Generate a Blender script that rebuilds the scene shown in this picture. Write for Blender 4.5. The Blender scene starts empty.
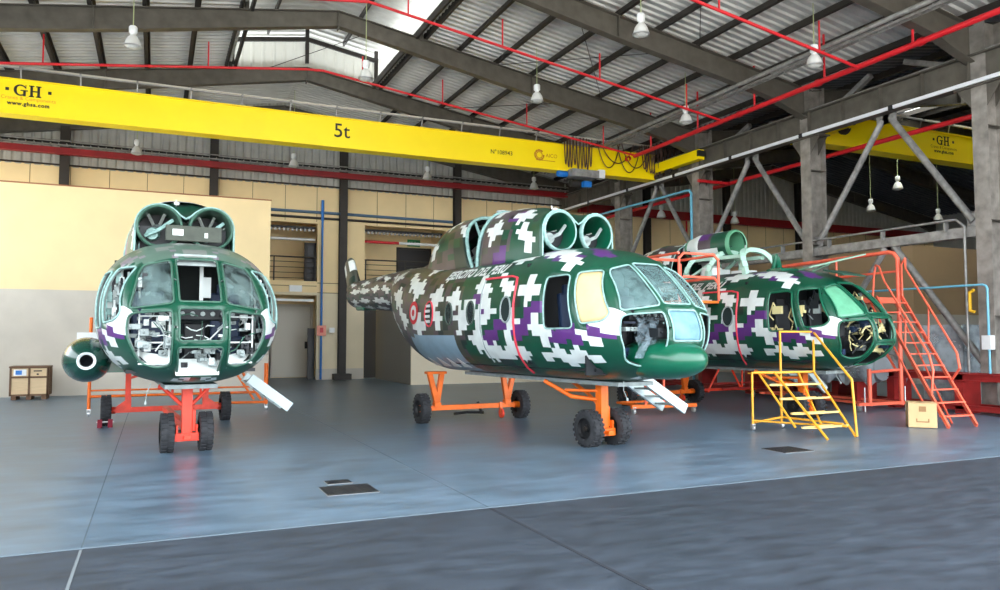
import bpy, bmesh, math, random
from mathutils import Vector, Matrix
V3 = Vector
random.seed(7)
SC = bpy.context.scene
COL = SC.collection
def rnd(a, b): return a+(b-a)*random.random()
# ------------------------------------------------------------------ materials
def s2l(c): return c/12.92 if c <= .04045 else ((c+.055)/1.055)**2.4
def rgb(r, g, b): return (s2l(r/255), s2l(g/255), s2l(b/255), 1)
MATS = {}
def mat(name, col, rough=.5, metal=0., var=.0, scale=4., bump=0., spec=.5, stretch=(1,1,1), coat=0.):
    if name in MATS: return MATS[name]
    m = bpy.data.materials.new(name); m.use_nodes = True
    nt = m.node_tree; b = nt.nodes['Principled BSDF']
    b.inputs['Base Color'].default_value = col
    b.inputs['Roughness'].default_value = rough
    b.inputs['Metallic'].default_value = metal
    b.inputs['Specular IOR Level'].default_value = spec
    b.inputs['Coat Weight'].default_value = coat
    if var > 0 or bump > 0:
        tc = nt.nodes.new('ShaderNodeTexCoord'); mp = nt.nodes.new('ShaderNodeMapping')
        mp.inputs['Scale'].default_value = stretch
        nz = nt.nodes.new('ShaderNodeTexNoise'); nz.inputs['Scale'].default_value = scale; nz.inputs['Detail'].default_value = 6
        nt.links.new(tc.outputs['Object'], mp.inputs['Vector']); nt.links.new(mp.outputs['Vector'], nz.inputs['Vector'])
        if var > 0:
            cr = nt.nodes.new('ShaderNodeValToRGB')
            cr.color_ramp.elements[0].position = .3; cr.color_ramp.elements[1].position = .7
            cr.color_ramp.elements[0].color = tuple(c*(1-var) for c in col[:3])+(1,)
            cr.color_ramp.elements[1].color = tuple(min(1, c*(1+var)) for c in col[:3])+(1,)
            nt.links.new(nz.outputs['Fac'], cr.inputs['Fac']); nt.links.new(cr.outputs['Color'], b.inputs['Base Color'])
        if bump > 0:
            bp = nt.nodes.new('ShaderNodeBump'); bp.inputs['Strength'].default_value = bump; bp.inputs['Distance'].default_value = .02
            nt.links.new(nz.outputs['Fac'], bp.inputs['Height']); nt.links.new(bp.outputs['Normal'], b.inputs['Normal'])
    MATS[name] = m
    return m
def glass(name, col, alpha, rough=.1, dust=.3, scale=6):
    m = bpy.data.materials.new(name); m.use_nodes = True; nt = m.node_tree
    for n in list(nt.nodes): nt.nodes.remove(n)
    out = nt.nodes.new('ShaderNodeOutputMaterial'); tr = nt.nodes.new('ShaderNodeBsdfTransparent')
    pr = nt.nodes.new('ShaderNodeBsdfPrincipled'); mx = nt.nodes.new('ShaderNodeMixShader')
    pr.inputs['Base Color'].default_value = col; pr.inputs['Roughness'].default_value = rough
    nz = nt.nodes.new('ShaderNodeTexNoise'); nz.inputs['Scale'].default_value = scale; nz.inputs['Detail'].default_value = 8
    tc = nt.nodes.new('ShaderNodeTexCoord'); nt.links.new(tc.outputs['Object'], nz.inputs['Vector'])
    mr = nt.nodes.new('ShaderNodeMapRange'); mr.inputs['From Min'].default_value = .35; mr.inputs['From Max'].default_value = .65
    mr.inputs['To Min'].default_value = max(0, alpha-dust); mr.inputs['To Max'].default_value = min(1, alpha+dust)
    nt.links.new(nz.outputs['Fac'], mr.inputs['Value']); nt.links.new(mr.outputs['Result'], mx.inputs['Fac'])
    nt.links.new(tr.outputs[0], mx.inputs[1]); nt.links.new(pr.outputs[0], mx.inputs[2]); nt.links.new(mx.outputs[0], out.inputs['Surface'])
    MATS[name] = m; return m
def translucent(name, col, t=.5):
    m = bpy.data.materials.new(name); m.use_nodes = True; nt = m.node_tree
    b = nt.nodes['Principled BSDF']; b.inputs['Base Color'].default_value = col; b.inputs['Roughness'].default_value = .6
    tl = nt.nodes.new('ShaderNodeBsdfTranslucent'); tl.inputs['Color'].default_value = col
    mx = nt.nodes.new('ShaderNodeMixShader'); mx.inputs['Fac'].default_value = t
    nt.links.new(b.outputs[0], mx.inputs[1]); nt.links.new(tl.outputs[0], mx.inputs[2])
    nt.links.new(mx.outputs[0], nt.nodes['Material Output'].inputs['Surface'])
    MATS[name] = m; return m
# ------------------------------------------------------------------ mesh builder
class MB:
    def __init__(s): s.v = []; s.f = []; s.mi = []; s.sm = []; s.mats = []; s.cur = 0; s.fc = {}
    def use(s, m):
        if m not in s.mats: s.mats.append(m)
        s.cur = s.mats.index(m); return s
    def add(s, vs, fs, smooth=False):
        o = len(s.v); s.v += [tuple(v) for v in vs]
        for f in fs: s.f.append([i+o for i in f]); s.mi.append(s.cur); s.sm.append(smooth)
        return s
    def box(s, c, d, rot=None):
        c = V3(c); hx, hy, hz = d[0]/2, d[1]/2, d[2]/2
        vs = [V3((x, y, z)) for x in (-hx, hx) for y in (-hy, hy) for z in (-hz, hz)]
        if rot is not None: vs = [rot @ v for v in vs]
        return s.add([c+v for v in vs], [(0,1,3,2),(4,6,7,5),(0,4,5,1),(2,3,7,6),(0,2,6,4),(1,5,7,3)])
    def span(s, a, b):
        return s.box([(a[i]+b[i])/2 for i in range(3)], [abs(b[i]-a[i]) for i in range(3)])
    def bar(s, p, q, w, h, up=(0,0,1)):
        p, q = V3(p), V3(q); d = q-p; L = d.length
        if L < 1e-6: return s
        d.normalize(); u = V3(up)
        if abs(d.dot(u)) > .98: u = V3((0,1,0)) if abs(d.y) < .9 else V3((1,0,0))
        r = d.cross(u).normalized(); u = r.cross(d).normalized()
        vs = []
        for e in (p, q):
            for a, b in ((-1,-1),(1,-1),(1,1),(-1,1)): vs.append(e+r*(a*w/2)+u*(b*h/2))
        return s.add(vs, [(3,2,1,0),(4,5,6,7),(0,1,5,4),(1,2,6,5),(2,3,7,6),(3,0,4,7)])
    def ibeam(s, p, q, H, W, tf=.02, tw=.015, up=(0,0,1)):
        p, q = V3(p), V3(q); d = (q-p).normalized(); u = V3(up)
        if abs(d.dot(u)) > .98: u = V3((1,0,0))
        r = d.cross(u).normalized(); u = r.cross(d).normalized()
        for o in (H/2-tf/2, -(H/2-tf/2)): s.bar(p+u*o, q+u*o, W, tf, up)
        s.bar(p, q, tw, H-2*tf, up); return s
    def tube(s, pts, r, n=8, closed=False, caps=True):
        pts = [V3(p) for p in pts]; N = len(pts)
        if N < 2: return s
        rings = []; prev = None
        for i, p in enumerate(pts):
            if closed: d = pts[(i+1) % N]-pts[i-1]
            elif i == 0: d = pts[1]-p
            elif i == N-1: d = p-pts[i-1]
            else: d = (pts[i+1]-p).normalized()+(p-pts[i-1]).normalized()
            if d.length < 1e-9: d = V3((0,0,1))
            d.normalize()
            if prev is None:
                a = V3((0,0,1)) if abs(d.z) < .9 else V3((1,0,0)); u = d.cross(a).normalized()
            else:
                u = prev-d*prev.dot(d)
                if u.length < 1e-6: u = d.orthogonal()
                u.normalize()
            prev = u; w = d.cross(u)
            rr = r[i] if isinstance(r, (list, tuple)) else r
            if 0 < i < N-1 or closed:
                pa = (p-pts[i-1]).normalized()
                k = max(.5, abs(pa.dot(d))); 
            else: k = 1
            rings.append([p+(u*math.cos(2*math.pi*j/n)+w*math.sin(2*math.pi*j/n))*rr/k**.5 for j in range(n)])
        vs = [v for R in rings for v in R]; fs = []
        M = N if closed else N-1
        for i in range(M):
            for j in range(n):
                a = i*n+j; b = i*n+(j+1) % n; c = ((i+1) % N)*n+(j+1) % n; d_ = ((i+1) % N)*n+j
                fs.append((a, b, c, d_))
        s.add(vs, fs, True)
        if not closed and caps:
            o = len(s.v)-len(vs)
            s.f.append([o+j for j in range(n)][::-1]); s.mi.append(s.cur); s.sm.append(False)
            s.f.append([o+(N-1)*n+j for j in range(n)]); s.mi.append(s.cur); s.sm.append(False)
        return s
    def lathe(s, prof, c=(0,0,0), axis=(0,0,1), n=20, smooth=True):
        c = V3(c); ax = V3(axis).normalized(); u = ax.orthogonal().normalized(); w = ax.cross(u)
        vs = []; fs = []
        for r, h in prof:
            for j in range(n):
                a = 2*math.pi*j/n; vs.append(c+ax*h+(u*math.cos(a)+w*math.sin(a))*max(r, 1e-4))
        for i in range(len(prof)-1):
            for j in range(n):
                fs.append((i*n+j, i*n+(j+1) % n, (i+1)*n+(j+1) % n, (i+1)*n+j))
        return s.add(vs, fs, smooth)
    def poly(s, pts, ext):
        pts = [V3(p) for p in pts]; e = V3(ext); n = len(pts)
        vs = pts+[p+e for p in pts]
        fs = [list(range(n))[::-1], list(range(n, 2*n))]+[(i, (i+1) % n, n+(i+1) % n, n+i) for i in range(n)]
        return s.add(vs, fs)
    def build(s, name, m=None, parent=None, label=None, origin=None, bevel=0):
        me = bpy.data.meshes.new(name)
        o3 = V3((0,0,0))
        if parent is None and origin is None and s.v:
            xs = [v[0] for v in s.v]; ys = [v[1] for v in s.v]; zs = [v[2] for v in s.v]
            o3 = V3(((min(xs)+max(xs))/2, (min(ys)+max(ys))/2, min(zs)))
        elif origin is not None: o3 = V3(origin)
        me.from_pydata([V3(v)-o3 for v in s.v], [], s.f); 
        if m is not None: me.materials.append(m)
        else:
            for q in s.mats: me.materials.append(q)
            me.polygons.foreach_set('material_index', s.mi)
        me.polygons.foreach_set('use_smooth', s.sm)
        me.validate(); me.update()
        bm = bmesh.new(); bm.from_mesh(me); bmesh.ops.recalc_face_normals(bm, faces=bm.faces); bm.to_mesh(me); bm.free()
        if any(s.sm): me.set_sharp_from_angle(angle=math.radians(50))
        o = bpy.data.objects.new(name, me); COL.objects.link(o); o.location = o3
        if parent is not None:
            o.location = (0,0,0) if origin is None else origin; o.parent = parent
        if label: o['label'] = label
        if bevel:
            b = o.modifiers.new('bevel', 'BEVEL'); b.width = bevel; b.segments = 2; b.limit_method = 'ANGLE'
        return o
def tag(o, label, cat, group=None):
    o['label'] = label; o['category'] = cat
    if group: o['group'] = group
    return o
def thing(name, label, cat, loc=(0,0,0), rotz=0, group=None):
    o = bpy.data.objects.new(name, None); COL.objects.link(o); o.location = loc; o.rotation_euler = (0,0,rotz)
    o.empty_display_size = .3
    return tag(o, label, cat, group)
def struct(name, mb, m=None):
    o = mb.build(name, m); o['kind'] = 'structure'; return o
def copy_tree(o, parent=None):
    kids = [c for c in bpy.data.objects if c.parent == o]
    c = o.copy(); COL.objects.link(c)
    if parent is not None: c.parent = parent
    for k in kids: copy_tree(k, c)
    return c
def text_mesh(txt, size, bold=0., shear=0., align='CENTER', space=1.):
    cu = bpy.data.curves.new('lettering', 'FONT'); cu.body = txt; cu.size = size; cu.align_x = align; cu.align_y = 'CENTER'
    cu.offset = bold; cu.shear = shear; cu.space_character = space; cu.resolution_u = 3
    o = bpy.data.objects.new('lettering', cu); COL.objects.link(o)
    bpy.context.view_layer.update()
    dg = bpy.context.evaluated_depsgraph_get(); me = bpy.data.meshes.new_from_object(o.evaluated_get(dg))
    vs = [v.co.copy() for v in me.vertices]; fs = [tuple(p.vertices) for p in me.polygons]
    bpy.data.objects.remove(o); bpy.data.meshes.remove(me)
    return vs, fs
def text_on(name, txt, size, org, right, up, m, parent, bold=0., shear=0., align='CENTER', label=None, space=1.):
    vs, fs = text_mesh(txt, size, bold, shear, align, space)
    org, right, up = V3(org), V3(right), V3(up); nn = right.cross(up)
    mb = MB(); mb.add([org+right*v.x+up*v.y+nn*.004 for v in vs], fs)
    return mb.build(name, m, parent, label) if parent is not None else mb.build(name, m)
ORD = ['first','second','third','fourth','fifth','sixth','seventh','eighth','ninth','tenth','eleventh','twelfth']
# palette
STEEL = mat('steel_paint_grey', rgb(88,83,74), .55, .1, .25, 3, .0)
STEEL_L = mat('steel_zinc_grey', rgb(150,148,144), .45, .4, .3, 6)
DARK = mat('dark_steel', rgb(48,43,38), .6, .2, .2, 3)
BLACK = mat('black_rubberlike', rgb(18,18,20), .6)
RED = mat('red_pipe_paint', rgb(205,28,38), .4, 0, .1, 3)
DRED = mat('dark_red_beam_paint', rgb(140,14,24), .5, 0, .15, 3)
YEL = mat('crane_yellow_paint', rgb(255,222,0), .38, 0, .03, 1, spec=.4)
WHITE = mat('white_enamel', rgb(228,230,228), .4, 0, .05, 5)
CREAM = mat('cream_wall_panel', rgb(238,213,162), .75, 0, .04, 1.2)
GREYW = mat('grey_wall_paint', rgb(198,190,176), .75, 0, .06, 1.5)
ORANGE = mat('orange_steel_paint', rgb(240,110,20), .4, 0, .12, 6)
REDOR = mat('red_orange_steel_paint', rgb(238,68,42), .4, 0, .15, 6)
CORAL = mat('coral_ladder_paint', rgb(246,110,82), .45, 0, .1, 6)
YORAN = mat('yellow_orange_paint', rgb(240,170,50), .45, 0, .1, 6)
BRICKR = mat('oxide_red_steel', rgb(150,36,34), .5, 0, .2, 4)
TYRE = mat('tyre_rubber', rgb(44,45,48), .8, 0, .3, 12, .2)
CYAN = mat('light_blue_pipe_paint', rgb(110,180,205), .4, 0, .08, 6)
BLUE = mat('blue_pipe_paint', rgb(20,110,190), .4)
CHROME = mat('bright_caster_metal', rgb(200,200,200), .3, .8)
# ------------------------------------------------------------------ the hall
XR = 4.6
Y0, YB = 1.4, 31.4  # roof runs forward to Y0, out of view, added to shade the apron
XL, XC = -8.3, 17.5
def zr(x):
    if x <= XC: return 11.07-.161*abs(x-XR)
    return 11.07-.161*abs(x-30.4)
# floor material: worn blue-grey coated concrete
def floor_mat(name, c1, c2, rough0, rough1, scale, stain, bump=.06):
    m = bpy.data.materials.new(name); m.use_nodes = True; nt = m.node_tree; b = nt.nodes['Principled BSDF']
    tc = nt.nodes.new('ShaderNodeTexCoord'); mp = nt.nodes.new('ShaderNodeMapping'); mp.inputs['Scale'].default_value = (.35,1.,1)
    mp.inputs['Rotation'].default_value = (0,0,.15)
    nz = nt.nodes.new('ShaderNodeTexNoise'); nz.inputs['Scale'].default_value = scale; nz.inputs['Detail'].default_value = 9; nz.inputs['Roughness'].default_value = .62
    n2 = nt.nodes.new('ShaderNodeTexNoise'); n2.inputs['Scale'].default_value = .35; n2.inputs['Detail'].default_value = 4
    nt.links.new(tc.outputs['Object'], mp.inputs['Vector']); nt.links.new(mp.outputs['Vector'], nz.inputs['Vector']); nt.links.new(tc.outputs['Object'], n2.inputs['Vector'])
    cr = nt.nodes.new('ShaderNodeValToRGB'); cr.color_ramp.elements[0].position = .3; cr.color_ramp.elements[1].position = .72
    cr.color_ramp.elements[0].color = c1; cr.color_ramp.elements[1].color = c2
    c3 = nt.nodes.new('ShaderNodeValToRGB'); c3.color_ramp.elements[0].position = .35; c3.color_ramp.elements[1].position = .65
    c3.color_ramp.elements[0].color = (stain,stain,stain,1); c3.color_ramp.elements[1].color = (1,1,1,1)
    mx = nt.nodes.new('ShaderNodeMix'); mx.data_type = 'RGBA'; mx.blend_type = 'MULTIPLY'; mx.inputs['Factor'].default_value = 1
    nt.links.new(nz.outputs['Fac'], cr.inputs['Fac']); nt.links.new(n2.outputs['Fac'], c3.inputs['Fac'])
    nt.links.new(cr.outputs['Color'], mx.inputs['A']); nt.links.new(c3.outputs['Color'], mx.inputs['B']); nt.links.new(mx.outputs['Result'], b.inputs['Base Color'])
    mr = nt.nodes.new('ShaderNodeMapRange'); mr.inputs['To Min'].default_value = rough0; mr.inputs['To Max'].default_value = rough1
    nt.links.new(nz.outputs['Fac'], mr.inputs['Value']); nt.links.new(mr.outputs['Result'], b.inputs['Roughness'])
    bp = nt.nodes.new('ShaderNodeBump'); bp.inputs['Strength'].default_value = bump; bp.inputs['Distance'].default_value = .02
    nt.links.new(nz.outputs['Fac'], bp.inputs['Height']); nt.links.new(bp.outputs['Normal'], b.inputs['Normal'])
    MATS[name] = m; return m
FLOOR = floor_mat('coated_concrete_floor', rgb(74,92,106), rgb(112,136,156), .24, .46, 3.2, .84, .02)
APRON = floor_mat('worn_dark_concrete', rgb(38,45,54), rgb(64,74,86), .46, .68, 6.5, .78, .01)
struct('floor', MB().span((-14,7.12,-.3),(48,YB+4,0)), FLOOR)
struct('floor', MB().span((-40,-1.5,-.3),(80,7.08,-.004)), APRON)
struct('ground', MB().span((-60,-70,-.3),(90,-1.5,-.02)), mat('bounce_yard_concrete', rgb(206,200,190), .8, 0, .08, .4))  # unseen pale yard, added to bounce daylight up under the roof
JOINT = mat('joint_filler_pale', rgb(112,120,124), .7)
JD = mat('joint_dark', rgb(40,44,52), .7)
struct('trim_1', MB().box((16,7.1,-.0015),(62,.022,.005)), mat('joint_edge_pale', rgb(104,118,128), .6))
struct('trim_2', MB().box((-.5,-1,-.002),(.022,16.1,.006)), JOINT)
struct('trim_3', MB().box((3.1,-1,-.002),(.03,16.1,.006)), JD)
struct('trim_4', MB().box((3.1,14.5,.0005),(.012,14.8,.003)), mat('joint_faint', rgb(84,98,108), .6))
struct('trim_5', MB().box((-.5,14.5,.0005),(.012,14.8,.003)), MATS['joint_faint'])
# walls
LINE = mat('panel_seam', rgb(120,100,72), .8)
COR = mat('corrugated_pale_cladding', rgb(178,178,172), .5, .2, .12, 2)
def corr(mb, x0, x1, y, zb, ztop, pitch=.3, d=.035, m=None):
    n = int((x1-x0)/pitch); vs = []; fs = []
    for i in range(n+1):
        x = x0+i*pitch
        for dx, dy in ((0,0),(.06,-d),(pitch-.09,-d),(pitch-.03,0)):
            xx = min(x+dx, x1); vs.append((xx,y+dy,zb(xx) if callable(zb) else zb)); vs.append((xx,y+dy,ztop(xx)))
    for k in range(len(vs)//2-1): fs.append((2*k,2*k+1,2*k+3,2*k+2))
    mb.add(vs, fs)
# back wall: lower part with two corridor bays
holes = [(2.6,6.02,4.02,6.4),(2.6,6.02,0,3.44),(7.99,11.62,4.02,6.45),(7.99,8.75,0,3.2)]
def wall_cells(mb, x0, x1, z0, z1, y, th, holes):
    xs = sorted({x0,x1,*[h[0] for h in holes],*[h[1] for h in holes]}); zs = sorted({z for z in (z0,z1,*[h[2] for h in holes],*[h[3] for h in holes]) if z0 <= z <= z1})
    for a, b in zip(xs, xs[1:]):
        run = None
        for c, d in zip(zs, zs[1:]):
            mx, mz = (a+b)/2, (c+d)/2
            if not any(h[0] < mx < h[1] and h[2] < mz < h[3] for h in holes): mb.span((a,y,c),(b,y+th,d))
wb = MB().use(CREAM)
wall_cells(wb, XL, 44, 3.55, 7.95, YB, .25, holes)
wb.use(mat('lower_wall_beige', rgb(222,208,176), .75, 0, .04, 1.2)); wall_cells(wb, XL, 44, 0, 3.55, YB, .25, holes)
wb.use(LINE)
for x in [v*1.27-8 for v in range(41)]: wb.box((x,YB-.002,7.2),(.02,.006,1.45))
wb.use(LINE); wb.box((6.98,YB-.002,3.55),(1.9,.006,.03)); wb.box((6.98,YB-.002,3.95),(1.9,.006,.03)); wb.box((4.3,YB-.002,3.82),(3.4,.006,.03))
wb.use(LINE); wb.box((14,YB-.002,3.55),(4.8,.006,.03))
wb.use(GREYW); wb.box((7.0,YB-.012,.22),(1.94,.03,.44))
struct('wall_back', wb)
wc = MB(); corr(wc, XL, 44, YB+.02, 7.9, lambda x: zr(x)+(.22 if x < 30.4 else .2))
wc.span((XL,YB+.06,7.8),(44,YB+.1,8.2))
struct('wall_back', wc, COR)
# corridor behind the bays
cm = MB().use(CREAM); cm.span((2.2,YB+3.0,3.3),(12.5,YB+3.2,7.2)); cm.span((2.2,YB+2.2,0),(7.4,YB+2.4,3.6)); cm.span((12.0,YB+.25,0),(12.2,YB+3,7.2)); cm.span((2.2,YB+.25,0),(2.4,YB+3,7.2)); cm.span((6.9,YB+.25,0),(7.1,YB+3.0,7.2))
cm.use(GREYW); cm.span((2.2,YB+.25,3.7),(12.2,YB+3.2,3.98)); cm.span((2.2,YB+.2,7.0),(12.2,YB+3.2,7.1))
struct('wall_corridor', cm)
def railing(x0, x1, label):
    t = thing('balcony_railing', label, 'railing', ((x0+x1)/2, YB+.1, 4.02))
    w = (x1-x0)/2
    mb = MB()
    for z in (.12,.34,.56,.78): mb.tube([(-w,0,z),(w,0,z)], .014, 6)
    mb.build('rail_bar', DARK, t)
    for x in (-w+.05, 0, w-.05): MB().box((x,0,.48),(.05,.05,.96)).build('post', DARK, t)
    MB().tube([(-w,0,.98),(w,0,.98)], .03, 8).build('handrail', DARK, t)
railing(2.62,6.0,'dark steel balcony railing on the upper floor right of the cream box wall')
railing(8.01,11.6,'dark steel balcony railing in front of the upper door under the exit sign')
def door(n, x0, x1, z0, z1, y, m, label, handle=True):
    t = thing('door_%d' % n, label, 'door', ((x0+x1)/2, y, z0)); t['kind'] = 'structure'
    w, h = (x1-x0)/2, z1-z0
    mb = MB().box((0,-.03,h/2),(2*w-.12,.05,h-.06)); 
    mb.build('door_leaf', m, t)
    f = MB(); f.box((-w,-.04,h/2),(.1,.1,h)); f.box((w,-.04,h/2),(.1,.1,h)); f.box((0,-.04,h),(2*w+.1,.1,.1)); f.build('door_frame', DARK if m is BLACKD else GREYW, t)
    if handle: MB().box((w-.22,-.08,h*.45),(.12,.06,.3)).build('handle', BLACK, t)
BLACKD = mat('black_door_paint', rgb(26,24,26), .5)
BLUEG = mat('blue_grey_door_paint', rgb(98,104,120), .6)
door(1, 10.3,11.9,4.02,5.9,YB+2.95,BLACKD,'black door upstairs under the green exit sign')
door(2, 5.62,6.02,4.02,5.6,YB+.5,BLACKD,'black door at the right end of the left upstairs corridor',False)
door(3, 3.2,4.45,0,2.15,YB+2.15,BLUEG,'blue grey door on the ground floor beside the pale double door',False)
door(4, 4.5,6.2,0,3.1,YB+2.15,mat('pale_door_paint', rgb(205,200,186), .6),'tall pale door on the ground floor behind the blue pipe')
sb = MB().use(BLACKD); sb.span((8.0,YB+.6,0),(8.75,YB+.7,3.2)); struct('door_5', sb)
bd = MB().use(BLACKD); bd.span((5.75,YB+.4,0),(6.02,YB+.5,2.1)); struct('door_6', bd)  # black panel standing in for the dark gap beside the pale door
o = MB(); o.span((2.62,YB+.3,3.2),(5.95,YB+.45,3.3)); tag(o.build('wall_light', WHITE), 'long white light strip over the ground floor doorway on the left', 'light')
for x0, x1, zz, nm in ((2.62,6.0,6.1,'left'),(8.0,11.6,6.15,'right')):
    t = MB().use(BLACK); t.span((x0,YB+.35,zz+.12),(x1,YB+.6,zz+.2)); t.use(STEEL_L)
    n = 0
    x = x0+.05
    while x < x1-.1: t.box((x,YB+.33,zz+.05),(.09,.05,.1),Matrix.Rotation(.5,3,'Y')); x += .17
    tag(t.build('cable_ladder'), 'perforated cable ladder over the %s upstairs balcony' % nm, 'cable tray')
    t = MB().use(RED); xm = x0+(x1-x0)*.45; t.tube([(x0,YB+.5,zz-.32),(xm,YB+.5,zz-.32)], .06); t.use(WHITE); t.tube([(xm,YB+.5,zz-.32),(x1,YB+.5,zz-.32)], .06)
    tag(t.build('ceiling_pipe'), 'red and white pipe under the ceiling of the %s upstairs balcony' % nm, 'pipe')
# partition box on the left
pw = MB().use(CREAM); pw.span((-12,25.8,3.12),(3.4,25.98,6.22)); pw.span((3.22,25.98,3.12),(3.4,YB,6.22)); 
pw.use(GREYW); pw.span((-12,25.8,0),(3.4,25.98,3.12)); pw.span((3.22,25.98,0),(3.4,YB,3.12))
pw.use(mat('coping_brown', rgb(150,96,60), .7)); pw.span((-12,25.78,6.22),(3.42,26.0,6.26))
struct('wall_left', pw)
# right partition box behind middle helicopter
pw = MB().use(mat('grey_side_panel', rgb(116,112,104), .7)); pw.span((8.5,26.6,0),(8.62,31.38,2.9))
pw.use(mat('pale_cream_panel', rgb(226,214,188), .7)); pw.span((8.5,26.5,0),(15.6,26.62,2.9)); pw.span((8.5,26.62,2.86),(15.6,31.38,2.92)); pw.span((15.5,26.6,0),(15.6,31.38,2.9))
struct('wall_partition', pw)
# whitish box wall in the right bay, its shade put into the tan colour
SHADE_TAN = mat('shaded_tan_panel', rgb(176,148,112), .75, 0, .04, 1)
pw = MB().use(SHADE_TAN); pw.span((25.9,19.5,2.6),(40,19.7,5.2)); pw.span((25.9,19.7,2.6),(26.1,31.38,5.2)); pw.use(GREYW); pw.span((25.9,19.5,0),(40,19.7,2.6)); pw.span((25.9,19.7,0),(26.1,31.38,2.6))
struct('wall_right_box', pw)
# side walls, front wall of the second bay
sw = MB(); sw.span((XL-.2,Y0,0),(XL,YB,3.2)); sw.span((XL-.2,Y0,7.4),(XL,YB,9.2)); struct('wall_left_outer', sw, COR)  # unseen wall, open band left in it to let more light in
sw = MB(); sw.span((43.6,6.4,0),(43.8,YB,9.2)); struct('wall_right_outer', sw, COR)
fw = MB(); corr(fw, 17.9, 43.6, 6.4, 0, lambda x: zr(x), .4); struct('wall_front_right', fw, COR)
# ------------------------------------------------------------------ roof
def sheet_mat(name, c, var):
    return mat(name, c, .4, .15, var, 2.5, stretch=(1,1,1))
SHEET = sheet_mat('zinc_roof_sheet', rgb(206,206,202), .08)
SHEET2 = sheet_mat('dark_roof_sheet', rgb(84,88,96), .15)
def roof(name, x0, x1, y0, y1, dz, m, pitch=.26):
    mb = MB(); n = int((y1-y0)/pitch); vs = []; fs = []
    prof = []
    for i in range(n+1):
        y = y0+i*pitch
        for dy, d in ((0,0),(.025,-.055),(.09,-.055),(.115,0),(.18,0)):
            if y+dy <= y1: prof.append((y+dy, d))
    for y, d in prof:
        vs.append((x0,y,zr(x0+1e-4)+dz+d)); vs.append((x1,y,zr(x1-1e-4)+dz+d))
    for k in range(len(prof)-1): fs.append((2*k,2*k+1,2*k+3,2*k+2))
    mb.add(vs, fs)
    # upper skin keeps light out
    a, b = zr(x0+1e-4)+dz+.06, zr(x1-1e-4)+dz+.06
    mb.add([(x0,y0,a),(x1,y0,b),(x1,y1,b),(x0,y1,a)], [(0,1,2,3)])
    return struct(name, mb, m)
roof('ceiling', 7.1, 17.55, Y0, YB+.3, .24, SHEET)
roof('ceiling', XL, 2.1, Y0, YB+.3, .24, SHEET)
roof('ceiling', 2.1, XR, 26.6, YB+.3, .24, SHEET); roof('ceiling', XR, 7.1, 26.6, YB+.3, .24, SHEET)
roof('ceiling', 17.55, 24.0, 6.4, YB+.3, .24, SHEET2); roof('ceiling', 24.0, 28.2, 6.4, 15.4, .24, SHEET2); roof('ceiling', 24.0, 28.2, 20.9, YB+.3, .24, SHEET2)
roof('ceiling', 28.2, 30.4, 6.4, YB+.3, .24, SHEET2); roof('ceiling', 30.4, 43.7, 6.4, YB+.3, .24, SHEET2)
SKY = translucent('milky_roof_light', rgb(196,194,184), .4)
mb = MB(); mb.add([(24,15.4,zr(24)+.26),(28.2,15.4,zr(28.2)+.26),(28.2,20.9,zr(28.2)+.26),(24,20.9,zr(24)+.26)], [(0,1,2,3)]); struct('window_1', mb, translucent('clear_roof_light', rgb(240,240,232), .85))
# ridge monitor
def monitor_roof():
    dz = 1.42
    mb = MB()
    for x0, x1 in ((1.7,XR),(XR,7.5)):
        vs = []; fs = []; prof = []
        y = Y0
        while y < 28.6:
            for dy, d in ((0,0),(.05,-.05),(.1,-.05),(.15,0)): prof.append((y+dy, d))
            y += .4
        for y, d in prof: vs += [(x0,y,zr(x0)+dz+d),(x1,y,zr(x1)+dz+d)]
        for k in range(len(prof)-1): fs.append((2*k,2*k+1,2*k+3,2*k+2))
        mb.add(vs, fs)
        mb.add([(x0,Y0,zr(x0)+dz+.05),(x1,Y0,zr(x1)+dz+.05),(x1,28.9,zr(x1)+dz+.05),(x0,28.9,zr(x0)+dz+.05)], [(0,1,2,3)])
    struct('ceiling', mb, SHEET)
monitor_roof()
n = 2
for x in (2.1, 7.1):
    mb = MB(); vs = []; fs = []; prof = []
    y = Y0
    while y < 26.3:
        for dy, d in ((0,0),(.03,.03),(.27,.03),(.3,0)): prof.append((y+dy, d))
        y += .3
    for y, d in prof: vs += [(x+d,y,zr(x)+.2),(x+d,y,zr(x)+1.05)]
    for k in range(len(prof)-1): fs.append((2*k,2*k+1,2*k+3,2*k+2))
    mb.add(vs, fs); struct('window_%d' % n, mb, SKY); n += 1
mb = MB(); corr(mb, 2.1, 7.08, 26.4, lambda x: zr(x)+.0, lambda x: zr(x)+.92, .35, .03); struct('window_4', mb, SKY)
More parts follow.
